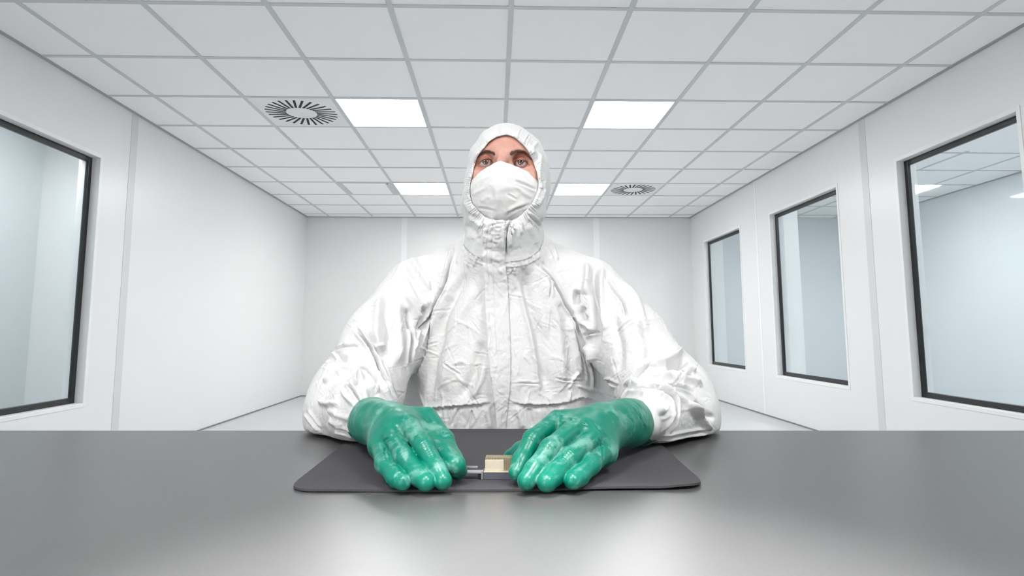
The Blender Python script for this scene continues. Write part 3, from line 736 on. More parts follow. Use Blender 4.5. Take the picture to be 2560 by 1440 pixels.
# ---------------------------------------------------------------- head frame, face
hy, hp = 0.13, 0.24
E0 = W(1257, 407, 1.196)
hf = -(TX*math.sin(hy)*1.0+TN*math.cos(hy))*math.cos(hp)+np.array([0, 0, math.sin(hp)])
hx = TX*math.cos(hy)-TN*math.sin(hy); hu = np.cross(hx, -hf)
hu /= np.linalg.norm(hu)
HSC = 1.06
def HP(a, b, c): return E0+HSC*(a*hx+b*hf+c*hu)
EYE = {}
for sd, (px_, py_) in (('l', (1214.5, 409)), ('r', (1302.5, 409.5))):
    EYE[sd] = W(px_, py_, 1.2125)
ER = 0.0122*HSC
def build_head():
    lo = E0+np.array([-0.115, -0.06, -0.27]); hi = E0+np.array([0.115, 0.235, 0.13])
    fl = Field(lo, hi, 0.0019); ax = (hx, hf, hu); S_ = HSC
    f = fl.ell(HP(0, -0.092, 0.018), ax, (0.070*S_, 0.096*S_, 0.083*S_))
    f = smin(f, fl.ell(HP(0, -0.062, -0.040), ax, (0.062*S_, 0.056*S_, 0.070*S_)), 0.03)
    f = smin(f, fl.ell(HP(0, -0.020, 0.040), ax, (0.050*S_, 0.028*S_, 0.036*S_)), 0.03)      # forehead
    for s in (-1, 1):
        f = smin(f, fl.cone(HP(s*0.010, 0.002, 0.021), HP(s*0.050, -0.016, 0.024), 0.0105*S_, 0.011*S_), 0.014)   # brow ridge
        f = smin(f, fl.sphere(HP(s*0.050, -0.022, -0.024), 0.020*S_), 0.022)                       # cheekbone
        f = smin(f, fl.cone(HP(s*0.060, -0.040, 0.02), HP(s*0.060, -0.035, -0.03), 0.016, 0.016), 0.02)
    f = smin(f, fl.cone(HP(0, 0.004, 0.018), HP(0, 0.014, -0.012), 0.0085*S_, 0.0085*S_), 0.012)      # nose bridge
    f = smin(f, fl.cone(HP(0, 0.014, -0.012), HP(0, 0.026, -0.042), 0.009*S_, 0.013*S_), 0.010)
    for s in (-1, 1): f = smin(f, fl.sphere(HP(s*0.012, 0.016, -0.046), 0.0085*S_), 0.008)          # nostrils
    f = smin(f, fl.cone(HP(-0.018, -0.002, -0.070), HP(0.018, -0.002, -0.070), 0.007, 0.007), 0.012)   # lips
    f = smin(f, fl.sphere(HP(0, -0.026, -0.092), 0.018), 0.025)                                     # chin
    for s in (-1, 1):
        f = smin(f, fl.ell(HP(s*0.072, -0.090, -0.012), ax, (0.007, 0.017, 0.029)), 0.006)          # ears
    f = smin(f, fl.cone(HP(0, -0.085, -0.06), W(1262, 660, 1.335), 0.056, 0.060), 0.03)             # neck
    X_, Y_, K_ = fl.px()
    for sd, s in (('l', -1), ('r', 1)):
        e = EYE[sd]
        f = smax(f, -fl.sphere(e+hf*0.0135+hu*0.001, 0.0150), 0.010)                               # socket
        f = smin(f, fl.sphere(e, ER+0.0016), 0.0035)                                               # closed lids over the ball
        f = smin(f, fl.cone(e+hx*0.002*s+hu*0.0128+hf*0.002, e+hx*s*0.016+hu*0.0100-hf*0.005, 0.0042, 0.0046), 0.007)   # upper lid fold
        f = smin(f, fl.cone(e-hx*s*0.012-hu*0.013+hf*0.001, e+hx*s*0.014-hu*0.012-hf*0.004, 0.0040, 0.0040), 0.009)     # lower lid bag
        if sd == 'l': x0, x1, y0, y1, up, dn = 1195.5, 1233.5, 417, 410.5, 15.0, 3.2
        else: x0, x1, y0, y1, up, dn = 1285.0, 1325.5, 412.5, 419.5, 14.5, 3.2
        t = (X_-x0)/(x1-x0); base = y0+(y1-y0)*t; w4 = np.clip(4*t*(1-t), 0, None)
        if sd == 'l': tu = np.clip(t, 0, 1)**1.0
        dd = np.maximum(base-up*np.sqrt(w4)*0.95-Y_, Y_-(base+dn*w4)); dd = np.maximum(dd, np.maximum(x0-X_, X_-x1))*K_/FPX
        dd = np.maximum(dd, -fl.plane(e+hf*0.0015, hf)); dd = np.maximum(dd, fl.sphere(e, 0.022))
        f = smax(f, -dd.astype(np.float32), 0.0012)
    return fl.mesh(f, 1)
V_HEAD, F_HEAD = build_head()
def skin_mat():
    t = NT('skin'); v = t.coord()
    n = t.noise(v, 28, 5, 0.6); f = t.noise(v, 420, 3, 0.6); r = t.noise(v, 9, 2)
    c = t.ramp(n, [(0.28, (0.47, 0.225, 0.175, 1)), (0.55, (0.555, 0.295, 0.235, 1)), (0.8, (0.62, 0.36, 0.295, 1))])
    # redder skin around the eyelids (distance to the two eyes)
    geo = t.n('ShaderNodeNewGeometry'); fac = None
    for sd in 'lr':
        e = EYE[sd]; dn = t.n('ShaderNodeVectorMath', operation='DISTANCE'); t.l(geo.outputs['Position'], dn.inputs[0]); dn.inputs[1].default_value = tuple(e+hf*0.004)
        mr = t.n('ShaderNodeMapRange', interpolation_type='SMOOTHSTEP'); t.l(dn.outputs['Value'], mr.inputs['Value'])
        mr.inputs['From Min'].default_value = 0.0118; mr.inputs['From Max'].default_value = 0.027; mr.inputs['To Min'].default_value = 0.62; mr.inputs['To Max'].default_value = 0.0
        fac = mr.outputs[0] if fac is None else t.math('MAXIMUM', fac, mr.outputs[0])
    c = t.mix(fac, c, (0.36, 0.12, 0.075, 1))
    t.set(Base_Color=c, Roughness=0.45, Specular_IOR_Level=0.4, Normal=t.bump(f, 0.15, 0.0008))
    t.p.inputs['Subsurface Weight'].default_value = 0.12; t.p.inputs['Subsurface Radius'].default_value = (0.010, 0.004, 0.002); t.p.inputs['Subsurface Scale'].default_value = 1.0
    return t.m
person = grid_mesh('person', V_HEAD, F_HEAD, skin_mat())
tag(person, 'person in white hooded coverall, mask and green gloves seated at the table, looking up', 'person')
# forehead creases are shallow, real grooves
ncr, xy = normals(V_HEAD, F_HEAD), project(V_HEAD); dsp = np.zeros(len(V_HEAD)); fc = -(ncr*(V_HEAD-CAM)).sum(1) > 0
for pts in ([(1205, 366), (1240, 362), (1275, 366), (1305, 364)], [(1225, 354), (1255, 350), (1290, 355)]):
    d_, s_, t_ = seg_dist(xy[0], xy[1], smooth_path(pts, 5)); dsp += -0.0006*np.exp(-(d_/2.2)**2)*fc
for pts in ([(1268, 392), (1266, 376), (1262, 366)], [(1252, 390), (1252, 378)]):
    d_, s_, t_ = seg_dist(xy[0], xy[1], smooth_path(pts, 5)); dsp += -0.0010*np.exp(-(d_/2.6)**2)*fc
for k_, v_ in enumerate(V_HEAD+ncr*dsp[:, None]):
    if dsp[k_] != 0: person.data.vertices[k_].co = v_
coat = grid_mesh('coverall', V_COAT, F_COAT, m_suit, person)
# ---------------------------------------------------------------- eyes
def eye_mat():
    t = NT('eyeball'); tc_ = t.n('ShaderNodeTexCoord'); sp = t.n('ShaderNodeSeparateXYZ'); nv = t.n('ShaderNodeVectorMath', operation='NORMALIZE')
    t.l(tc_.outputs['Object'], nv.inputs[0]); t.l(nv.outputs[0], sp.inputs[0])
    ang = t.math('ARCCOSINE', sp.outputs['Z'])
    v = t.coord('Object', (1, 1, 0.2)); n = t.noise(v, 900, 2)
    a = t.math('ADD', t.math('MULTIPLY', ang, 1.0), t.math('MULTIPLY', n, 0.03))
    c = t.ramp(a, [(0.0, (0.004, 0.003, 0.003, 1)), (0.19, (0.004, 0.003, 0.003, 1)), (0.21, (0.07, 0.026, 0.013, 1)), (0.42, (0.11, 0.045, 0.022, 1)), (0.52, (0.025, 0.012, 0.01, 1)), (0.58, (0.50, 0.43, 0.43, 1)), (0.9, (0.48, 0.34, 0.32, 1))])
    t.set(Base_Color=c, Roughness=0.06, Specular_IOR_Level=0.6)
    t.p.inputs['Coat Weight'].default_value = 0.6; t.p.inputs['Coat Roughness'].default_value = 0.03
    return t.m
m_eye = eye_mat()
for sd in 'lr':
    bm = bmesh.new(); bmesh.ops.create_uvsphere(bm, u_segments=40, v_segments=28, radius=ER)
    me = bpy.data.meshes.new('eye'); bm.to_mesh(me); bm.free(); me.shade_smooth()
    o = link('eye', me, m_eye, person); o.location = EYE[sd]
    to = (CAM-EYE[sd]); to = to/np.linalg.norm(to)
    g = to+np.array([-0.05, 0, 0.36]); g /= np.linalg.norm(g)
    o.rotation_euler = Vector(g).to_track_quat('Z', 'Y').to_euler()
# ---------------------------------------------------------------- brows and lashes
bvh_head = BVHTree.FromPolygons([Vector(q) for q in V_HEAD], [tuple(map(int, q)) for q in F_HEAD])
def cast(bvhs, px_, py_):
    d = Vector(ray(px_, py_)).normalized(); best = None
    for b in bvhs:
        h = b.ray_cast(Vector(CAM), d)
        if h[0] is not None and (best is None or h[3] < best[3]): best = h
    return best
m_hair = simple('dark_brown_hair', (0.10, 0.055, 0.038, 1), 0.5)
def strand(b, p, d, n, L, w, bend):
    q = [np.array(p), np.array(p)+d*L*0.5+n*bend*0.6, np.array(p)+d*L+n*bend*0.35]
    b.tube(q, [w, w*0.8, w*0.15], 4, cap=False)
for pts, wd in (([(1238, 388), (1229, 382), (1217, 379), (1205, 384), (1194, 393)], 3.3), ([(1276, 389), (1284, 382), (1297, 378.5), (1313, 382), (1328, 397)], 4.3)):
    b = MB(); path = smooth_path(pts, 8); n_ = len(path)
    for k_ in range(620):
        t = rng.uniform(0, 0.999); i_ = int(t*(n_-1)); fr_ = t*(n_-1)-i_; c = path[i_]*(1-fr_)+path[i_+1]*fr_; tg = path[i_+1]-path[i_]; tg /= np.linalg.norm(tg)
        w_ = wd*(0.45+0.75*math.sin(PI*min(1, t*0.95+0.12))**0.7)
        nr = np.array([-tg[1], tg[0]]); nr = nr if nr[1] > 0 else -nr
        p2 = c+nr*rng.normal(0, 0.46)*w_
        h = cast([bvh_head], p2[0], p2[1])
        if h is None: continue
        dirp = tg*0.95-nr*(0.55-0.75*t)+rng.normal(0, 0.22, 2)
        h2 = cast([bvh_head], p2[0]+dirp[0]*2, p2[1]+dirp[1]*2)
        if h2 is None: continue
        dv = np.array(h2[0]-h[0]); ln = np.linalg.norm(dv)
        if ln < 1e-5 or ln > 0.02: continue
        strand(b, np.array(h[0])+np.array(h[1])*0.0002, dv/ln, np.array(h[1]), rng.uniform(0.0030, 0.0055), 0.00014, 0.0005)
    b.build('eyebrow', m_hair, person)
for sd, (x0, x1, y0, y1, up) in (('l', (1195.5, 1233.5, 417, 410.5, 15.0)), ('r', (1285.0, 1325.5, 412.5, 419.5, 14.5))):
    b = MB(); e = EYE[sd]
    for k_ in range(70):
        t = 0.03+0.94*k_/69; x = x0+(x1-x0)*t; y = y0+(y1-y0)*t-up*math.sqrt(4*t*(1-t))*0.95
        d = ray(x, y); d /= np.linalg.norm(d)
        k2 = (e-CAM)@d; p = CAM+d*(k2-math.sqrt(max(0.0, (ER+0.0015)**2-max(0, (np.linalg.norm(e-CAM)**2-k2*k2)))))
        rd = hf*0.9+hu*0.55+hx*(t-0.5)*0.9; rd /= np.linalg.norm(rd)
        strand(b, p, rd, hu, 0.0048+rng.uniform(-0.0015, 0.001), 0.00015, 0.0012)
    b.build('eyelashes', m_hair, person)
# ---------------------------------------------------------------- face mask
def mask_mesh():
    NU, NT_ = 90, 60; V = []; F = []
    for j in range(NT_+1):
        t = j/NT_
        for i in range(NU+1):
            s = -1+2*i/NU; a = s*0.080
            A = abs(s)
            ctop = -0.0112-0.0165*A**1.1; cbot = -0.122+0.030*A**2
            c = ctop+(cbot-ctop)*t
            mid = np.interp(t, [0, 0.12, 0.32, 0.5, 0.72, 0.88, 1.0], [0.0265, 0.0355, 0.0455, 0.0415, 0.026, 0.007, -0.014])
            edge = np.interp(t, [0, 0.3, 0.7, 1.0], [-0.032, -0.026, -0.034, -0.055])
            tent = 1-(math.sqrt(A*A+0.012)-0.1095)/(1.0055-0.1095)          # soft ridge down the middle
            rnd = 1-A**2.2
            w = 0.45*tent+0.55*rnd
            if t < 0.12: w = w*(t/0.12)+(0.62*tent+0.38*rnd)*(1-t/0.12)
            b = edge+(mid-edge)*w
            V.append(HP(a, b, c))
    for j in range(NT_):
        for i in range(NU):
            q = j*(NU+1)+i; F.append((q, q+NU+1, q+NU+2, q+1))
    return np.array(V), np.array(F)
MV, MF = mask_mesh()
MFOLD = [(0, [(1262, 412), (1264, 440), (1265, 462)], 5, 0.0016, 'r'), (0, [(1284, 452), (1302, 458), (1322, 466), (1342, 476)], 6, 0.0040, 'c'), (0, [(1286, 462), (1300, 475), (1318, 488), (1334, 496)], 6, 0.0035, 'r'),
 (0, [(1262, 540), (1285, 525), (1310, 516), (1326, 510)], 6, 0.0050, 'c'), (0, [(1268, 528), (1290, 515), (1315, 505)], 6, 0.0035, 'r'), (0, [(1190, 520), (1215, 522), (1236, 528)], 6, 0.0030, 'c'),
 (0, [(1178, 488), (1195, 480), (1215, 470)], 5, 0.0025, 'r'), (0, [(1240, 470), (1244, 500), (1238, 530)], 8, 0.0028, 'r'), (0, [(1268, 486), (1280, 492), (1292, 500)], 5, 0.003, 'c'), (0, [(1200, 505), (1225, 490)], 6, 0.0025, 'r'),
 (0, [(1225, 470), (1262, 472), (1290, 470)], 9, 0.0016, 'r')]
FAMP = 0.75; MV, _ = displace(MV, MF, np.zeros(len(MV), int), MFOLD); FAMP = 1.1
MV = crumple(MV, MF, [(40, 0.0009), (90, 0.0005)], 21)
me = bpy.data.meshes.new('face_mask'); nv = len(MV); mn = normals(MV, MF)
MV2 = MV-mn*0.0012 if ((mn@hf).mean() > 0) else MV+mn*0.0012
fo = [tuple(map(int, q)) for q in MF]; fi = [tuple(int(z)+nv for z in q[::-1]) for q in MF]; rim = []
NU1 = 91
bd = [i for i in range(NU1)]+[j*NU1+NU1-1 for j in range(1, 61)]+[60*NU1+i for i in range(NU1-2, -1, -1)]+[j*NU1 for j in range(59, 0, -1)]
for a, b in zip(bd, bd[1:]+bd[:1]): rim.append((a, b, b+nv, a+nv))
me.from_pydata(np.concatenate([MV, MV2]).tolist(), [], fo+fi+rim); me.update(); me.shade_smooth()
mask = link('face_mask', me, m_mask, person)
bvh_mask = BVHTree.FromPolygons([Vector(q) for q in MV], fo)
# stitched welds along the mask's upper edge
b = MB()
for row in (0.035, 0.062, 0.088):
    for k_ in range(86):
        s = 0.02+0.9*k_/85; q = row*60; j = int(q); i_ = (s+1)/2*90; ii = int(i_); p = MV[j*NU1+ii]*(1-(i_-ii))+MV[j*NU1+min(90, ii+1)]*(i_-ii); p2 = MV[(j+1)*NU1+ii]
        pp = p+(p2-p)*(q-j); nn = mn[j*NU1+ii]; nn = nn if nn@hf > 0 else -nn
        b.tube([pp-nn*0.0002, pp+nn*0.00045], [0.00050, 0.00028], 6)
b.build('weld_dots', m_seam, mask)

# ---------------------------------------------------------------- hood
HC = np.array([1262.0, 455.0]); NH = 480
OPEN = [(1260, 338), (1283, 342.5), (1303, 358), (1319.5, 377), (1330.5, 399), (1339, 424), (1346, 458), (1341.7, 483), (1325, 513), (1305.5, 535.5), (1280.5, 551), (1255.5, 553), (1232, 549), (1214, 542), (1200, 530), (1183, 510), (1174, 485.5), (1175, 463), (1182, 433), (1189, 405), (1196, 388), (1211, 369), (1230.5, 349)]
OUTR = [(1258, 307), (1294, 313), (1330, 335), (1350, 355), (1361, 380), (1371, 405), (1376, 440), (1376, 469), (1371, 497), (1362, 522), (1362, 544), (1357, 558), (1360, 575), (1361, 592), (1358, 606), (1342, 632), (1315, 647), (1285, 655), (1255, 656), (1222, 653), (1190, 642), (1170, 626), (1157, 609), (1163, 591), (1159, 569), (1159, 547), (1151, 524), (1150, 502), (1157, 480), (1160, 447), (1167, 413), (1174, 377), (1192, 352), (1211, 326)]
def polar(pts):
    q = loop_resample(pts, 900)-HC; a = np.arctan2(q[:, 0], -q[:, 1]) % (2*PI); r = np.hypot(q[:, 0], q[:, 1]); o = np.argsort(a)
    th = 2*PI*np.arange(NH)/NH
    return np.interp(th, np.r_[a[o]-2*PI, a[o], a[o]+2*PI], np.r_[r[o], r[o], r[o]])
TH = 2*PI*np.arange(NH)/NH; rO, rS = polar(OPEN), polar(OUTR)
rS = np.convolve(np.r_[rS[-2:], rS, rS[:2]], [0.1, 0.2, 0.4, 0.2, 0.1], 'valid')
def hpt(r): return HC[0]+r*np.sin(TH), HC[1]-r*np.cos(TH)
def dopen(x, y): return 1.226-(y-338)/215*0.070+0.042*((x-1262)/80)**2
def douter(x, y):
    b = np.clip((y-545)/80, 0, 1); b = b*b*(3-2*b)
    return 1.287*(1-b)+(1.186+0.104*((x-1262)/100)**2)*b
HV = []; NR = 0
xo, yo = hpt(rO); do = dopen(xo, yo); xs_, ys_ = hpt(rS); ds = douter(xs_, ys_)
def cap(x, y, d, gap):                     # keep a ring of the hood just in front of head and mask
    d = d.copy()
    for k in range(NH):
        h = cast([bvh_head, bvh_mask, bvh_coat], x[k], y[k])
        if h is not None: d[k] = min(d[k], float(np.array(h[0])@TN)-gap)
    for _ in range(14): d = np.minimum(d, (np.roll(d, 1)+np.roll(d, -1)+d)/3)
    return d
for k in range(NH):                        # the hood's lower edge is sewn to the coverall: let it land there
    if ys_[k] > 585:
        h = cast([bvh_coat], xs_[k], ys_[k]+3)
        if h is not None: w_ = min(1.0, (ys_[k]-585)/30); ds[k] = ds[k]*(1-w_)+(float(np.array(h[0])@TN)-0.003)*w_
for _ in range(20): ds = np.where(ys_ > 580, (np.roll(ds, 1)+np.roll(ds, -1)+ds)/3, ds)
do = cap(xo, yo, do, 0.0060)
def addring(x, y, d):
    global NR
    HV.extend(W(a, b, c) for a, b, c in zip(x, y, d)); NR += 1
for k_, (sc, dd) in enumerate(((1.045, 0.0050), (1.025, 0.0046), (1.006, 0.0030))):
    x, y = hpt(rO*sc); addring(x, y, do+dd)
NM = 34
for k_ in range(NM+1):
    t = k_/NM; r = rO+(rS-rO)*t; x, y = hpt(r)
    prof = 0.55*(1-math.sqrt(max(0, 1-t*t)))+0.45*t
    low = np.clip((y-560)/60, 0, 1)
    d = do+(ds-do)*(prof*(1-low)+t*low)-0.004*math.sin(PI*min(1, t*1.4))
    if t < 0.97: d = cap(x, y, d, (0.0060+0.0085*min(1, t*5))*max(0.35, 1-t*0.7))
    # gathers of the elastic edge: fine radial pleats fading away from the opening
    ph = np.cumsum(0.75+0.5*np.abs(np.sin(TH*3.5+1)))/NH*2*PI*46
    am = 0.35+0.65*np.clip(0.5+0.9*np.sin(TH*2+0.6)*np.sin(TH*3.3+2.0), 0, 1)
    g = np.sin(ph)*0.65+np.sin(ph*1.63+1.1)*0.45; g = 1-np.abs(g)*1.6
    fade = math.exp(-((t-0.20)/0.26)**2)*(0.25+0.75*min(1, t/0.10))
    d = d-0.0036*g*am*fade-0.0010*math.exp(-((t-0.05)/0.05)**2)
    addring(x, y, d)
HB = np.array([1262.0, 500.0])
for k_ in range(1, 15):
    a = k_/15*PI/2; c = math.cos(a)
    lowfac = np.clip((ys_-520)/100, 0, 1)
    x = HB[0]+(xs_-HB[0])*(c*0.97+0.03); y = HB[1]+(ys_-HB[1])*(c*0.97+0.03)
    addring(x, y, ds+0.125*math.sin(a)*(1-0.25*lowfac))
HV = np.array(HV+[W(HB[0], HB[1], 1.412)]); HF = []
for r_ in range(NR-1):
    for j in range(NH):
        a = r_*NH+j; b = r_*NH+(j+1) % NH; HF.append((a, b, b+NH, a+NH))
HF = np.array(HF)
HREG = np.zeros(len(HV), int)
HFOLDS = [(0, [(1290, 553), (1278, 556), (1267, 573), (1264, 600), (1265, 640)], 6, 0.007, 'c'), (0, [(1222, 566), (1245, 560), (1275, 555)], 5, 0.0045, 'c'),
 (0, [(1299, 550), (1302, 575), (1304, 588)], 6, 0.0045, 'r'), (0, [(1288, 562), (1278, 590), (1276, 620)], 8, 0.005, 'r'), (0, [(1320, 535), (1345, 560), (1356, 575)], 7, 0.0045, 'c'),
 (0, [(1170, 540), (1190, 555), (1205, 570)], 7, 0.0045, 'r'), (0, [(1160, 560), (1185, 580), (1200, 605)], 8, -0.0045, 'r'), (0, [(1165, 595), (1185, 592), (1206, 590)], 7, 0.003, 'r'),
 (0, [(1352, 400), (1348, 440), (1356, 480)], 6, 0.003, 'r'), (0, [(1340, 370), (1352, 385), (1348, 410)], 5, 0.0030, 'r'), (0, [(1345, 352), (1332, 372), (1338, 388)], 5, 0.0030, 'r'),
 (0, [(1364, 470), (1352, 500), (1338, 520)], 7, 0.004, 'r'), (0, [(1320, 560), (1335, 590), (1338, 615)], 12, 0.004, 'r'), (0, [(1160, 500), (1172, 520), (1190, 540)], 7, 0.004, 'r'),
 (0, [(1250, 312), (1248, 325), (1250, 336)], 3, 0.002, 'c'), (0, [(1272, 312), (1276, 328)], 3, 0.002, 'c'), (0, [(1305, 322), (1298, 338), (1296, 350)], 4, 0.0026, 'c'), (0, [(1325, 336), (1315, 352), (1312, 364)], 4, 0.0026, 'c')]
HVm = HV.copy(); HVm[:-1], _ = displace(HV[:-1], HF, HREG[:-1], HFOLDS)
HVm[:-1] = crumple(HVm[:-1], HF, [(20, 0.0010), (45, 0.0008)], 9)
HF_ALL = [tuple(q[::-1]) for q in HF]
last = (NR-1)*NH
HFT = [(last+j, len(HV)-1, last+(j+1) % NH) for j in range(NH)]

me = bpy.data.meshes.new('hood'); me.from_pydata(HVm.tolist(), [], [tuple(map(int, q)) for q in HF_ALL]+[tuple(q) for q in HFT]); me.update(); me.shade_smooth()
hood = link('hood', me, m_suit, person)

# ---------------------------------------------------------------- strips lying on the suit: zip flap and neck seam
bvh_hood = BVHTree.FromPolygons([Vector(q) for q in HVm], HF_ALL)
def drape(name, left, right, nu, nv_, off, th, mat, parent, wob=0.0, seed=0, crum=None):
    Lp = np.array(smooth_path(left, 12)); Rp = np.array(smooth_path(right, 12)); P = np.full((nv_+1, nu+1, 3), np.nan)
    for j in range(nv_+1):
        t = j/nv_
        l = np.array([np.interp(t, np.linspace(0, 1, len(Lp)), Lp[:, k]) for k in (0, 1)]); r = np.array([np.interp(t, np.linspace(0, 1, len(Rp)), Rp[:, k]) for k in (0, 1)])
        for i in range(nu+1):
            q = l+(r-l)*i/nu; h = cast([bvh_coat, bvh_hood], q[0], q[1])
            if h is not None: P[j, i] = np.array(h[0])
    D_ = np.linalg.norm(P-CAM, axis=2)
    for _ in range(3):                      # fill gaps, bridge over the folds underneath
        bad = np.isnan(D_)
        if bad.any():
            Dp = np.where(bad, np.nanmean(D_), D_); D_ = Dp
    for _ in range(2):
        A = np.pad(D_, 1, mode='edge'); D_ = np.minimum(D_, (A[:-2, 1:-1]+A[2:, 1:-1]+A[1:-1, :-2]+A[1:-1, 2:]+D_)/5)
    V = np.zeros((nv_+1, nu+1, 3))
    for j in range(nv_+1):
        t = j/nv_
        l = np.array([np.interp(t, np.linspace(0, 1, len(Lp)), Lp[:, k]) for k in (0, 1)]); r = np.array([np.interp(t, np.linspace(0, 1, len(Rp)), Rp[:, k]) for k in (0, 1)])
        for i in range(nu+1):
            q = l+(r-l)*i/nu; d = ray(q[0], q[1]); d /= np.linalg.norm(d); V[j, i] = CAM+d*(D_[j, i]-off-(0.0110*(1-i/nu) if name == 'zip_flap' else 0.0))
    V = V.reshape(-1, 3); F = np.array([(j*(nu+1)+i, (j+1)*(nu+1)+i, (j+1)*(nu+1)+i+1, j*(nu+1)+i+1) for j in range(nv_) for i in range(nu)])
    if crum: V = crumple(V, F, crum, seed)
    if name == 'zip_flap':                 # two sewn lines and a raised hem along the flap
        nn = normals(V, F); nn *= np.sign((nn*(CAM-V)).sum(1))[:, None]; ii = np.tile(np.arange(nu+1), nv_+1); jj = np.repeat(np.arange(nv_+1), nu+1)/nv_
        V = V+nn*(0.0016*(1-2.6*np.abs(pnoise(V*np.array([60, 60, 95]), 77)))*np.clip((0.36-jj)/0.1, 0, 1))[:, None]
        g = np.where((ii == 5) | (ii == 12), -0.0013, 0.0)*(jj < 0.62)+0.0012*np.exp(-(ii/2.0)**2)
        V = V+nn*g[:, None]
    d = V-CAM; d /= np.linalg.norm(d, axis=1, keepdims=True); B = V+d*(th+off+(0.006 if name == 'zip_flap' else 0)); n = len(V)
    bd = [i for i in range(nu+1)]+[j*(nu+1)+nu for j in range(1, nv_+1)]+[nv_*(nu+1)+i for i in range(nu-1, -1, -1)]+[j*(nu+1) for j in range(nv_-1, 0, -1)]
    rim = [(a, a+n, b+n, b) for a, b in zip(bd, bd[1:]+bd[:1])]
    me = bpy.data.meshes.new(name); me.from_pydata(np.concatenate([V, B]).tolist(), [], [tuple(map(int, q)) for q in F]+[tuple(int(z)+n for z in q[::-1]) for q in F]+rim); me.update(); me.shade_smooth(); me.set_sharp_from_angle(angle=1.0)
    return link(name, me, mat, parent)
flap_l = [(1214, 543), (1211, 570), (1208, 600), (1207, 650), (1212, 700), (1213, 760), (1218, 830), (1222, 900), (1229, 960), (1234, 1003), (1238, 1040), (1243, 1090)]
flap_r = [(1255, 556), (1264, 575), (1264, 600), (1262, 650), (1268, 700), (1271, 760), (1274, 830), (1276, 900), (1275, 960), (1270, 1003), (1266, 1040), (1262, 1090)]
flap = drape('zip_flap', flap_l, flap_r, 30, 190, 0.0045, 0.003, m_suit, coat, crum=[(48, 0.0011), (110, 0.0008)], seed=31)
sa = [(1157, 606), (1168, 624), (1190, 641), (1220, 650), (1262, 653)]; sb = [(1160, 618), (1174, 636), (1194, 652), (1222, 661), (1262, 664)]
seam_u = [(1157, 607), (1166, 622), (1190, 640), (1222, 650), (1258, 653), (1290, 652), (1320, 645), (1345, 628), (1360, 605)]
seam_d = [(1154, 617), (1166, 637), (1188, 654), (1220, 664), (1258, 667), (1292, 666), (1324, 658), (1352, 640), (1367, 612)]
drape('neck_seam', seam_d, seam_u, 6, 150, 0.0034, 0.003, m_suit, coat, crum=[(90, 0.0009), (180, 0.0007)], seed=5)

# ---------------------------------------------------------------- gloved hands
def glove_mat():
    t = NT('green_rubber_glove'); v = t.coord()
    big = t.noise(v, 26, 4, 0.6, 0.6); fine = t.noise(v, 420, 3, 0.7); mid = t.noise(v, 90, 4, 0.7)
    m = t.math('ADD', t.math('MULTIPLY', big, 0.72), t.math('MULTIPLY', mid, 0.36))
    msk = t.ramp(m, [(0.56, (0, 0, 0, 1)), (0.68, (1, 1, 1, 1))])
    c = t.mix(msk, (0.001, 0.185, 0.125, 1), (0.12, 0.33, 0.27, 1))      # worn, dusty patches on the rubber
    r = t.math('ADD', t.math('MULTIPLY', msk, 0.18), t.math('ADD', t.math('MULTIPLY', fine, 0.08), 0.27))
    b = t.bump(mid, 0.10, 0.002); b = t.bump(fine, 0.12, 0.0005, b)
    return t.set(Base_Color=c, Roughness=r, Specular_IOR_Level=0.45, Normal=b)
m_glove = glove_mat()
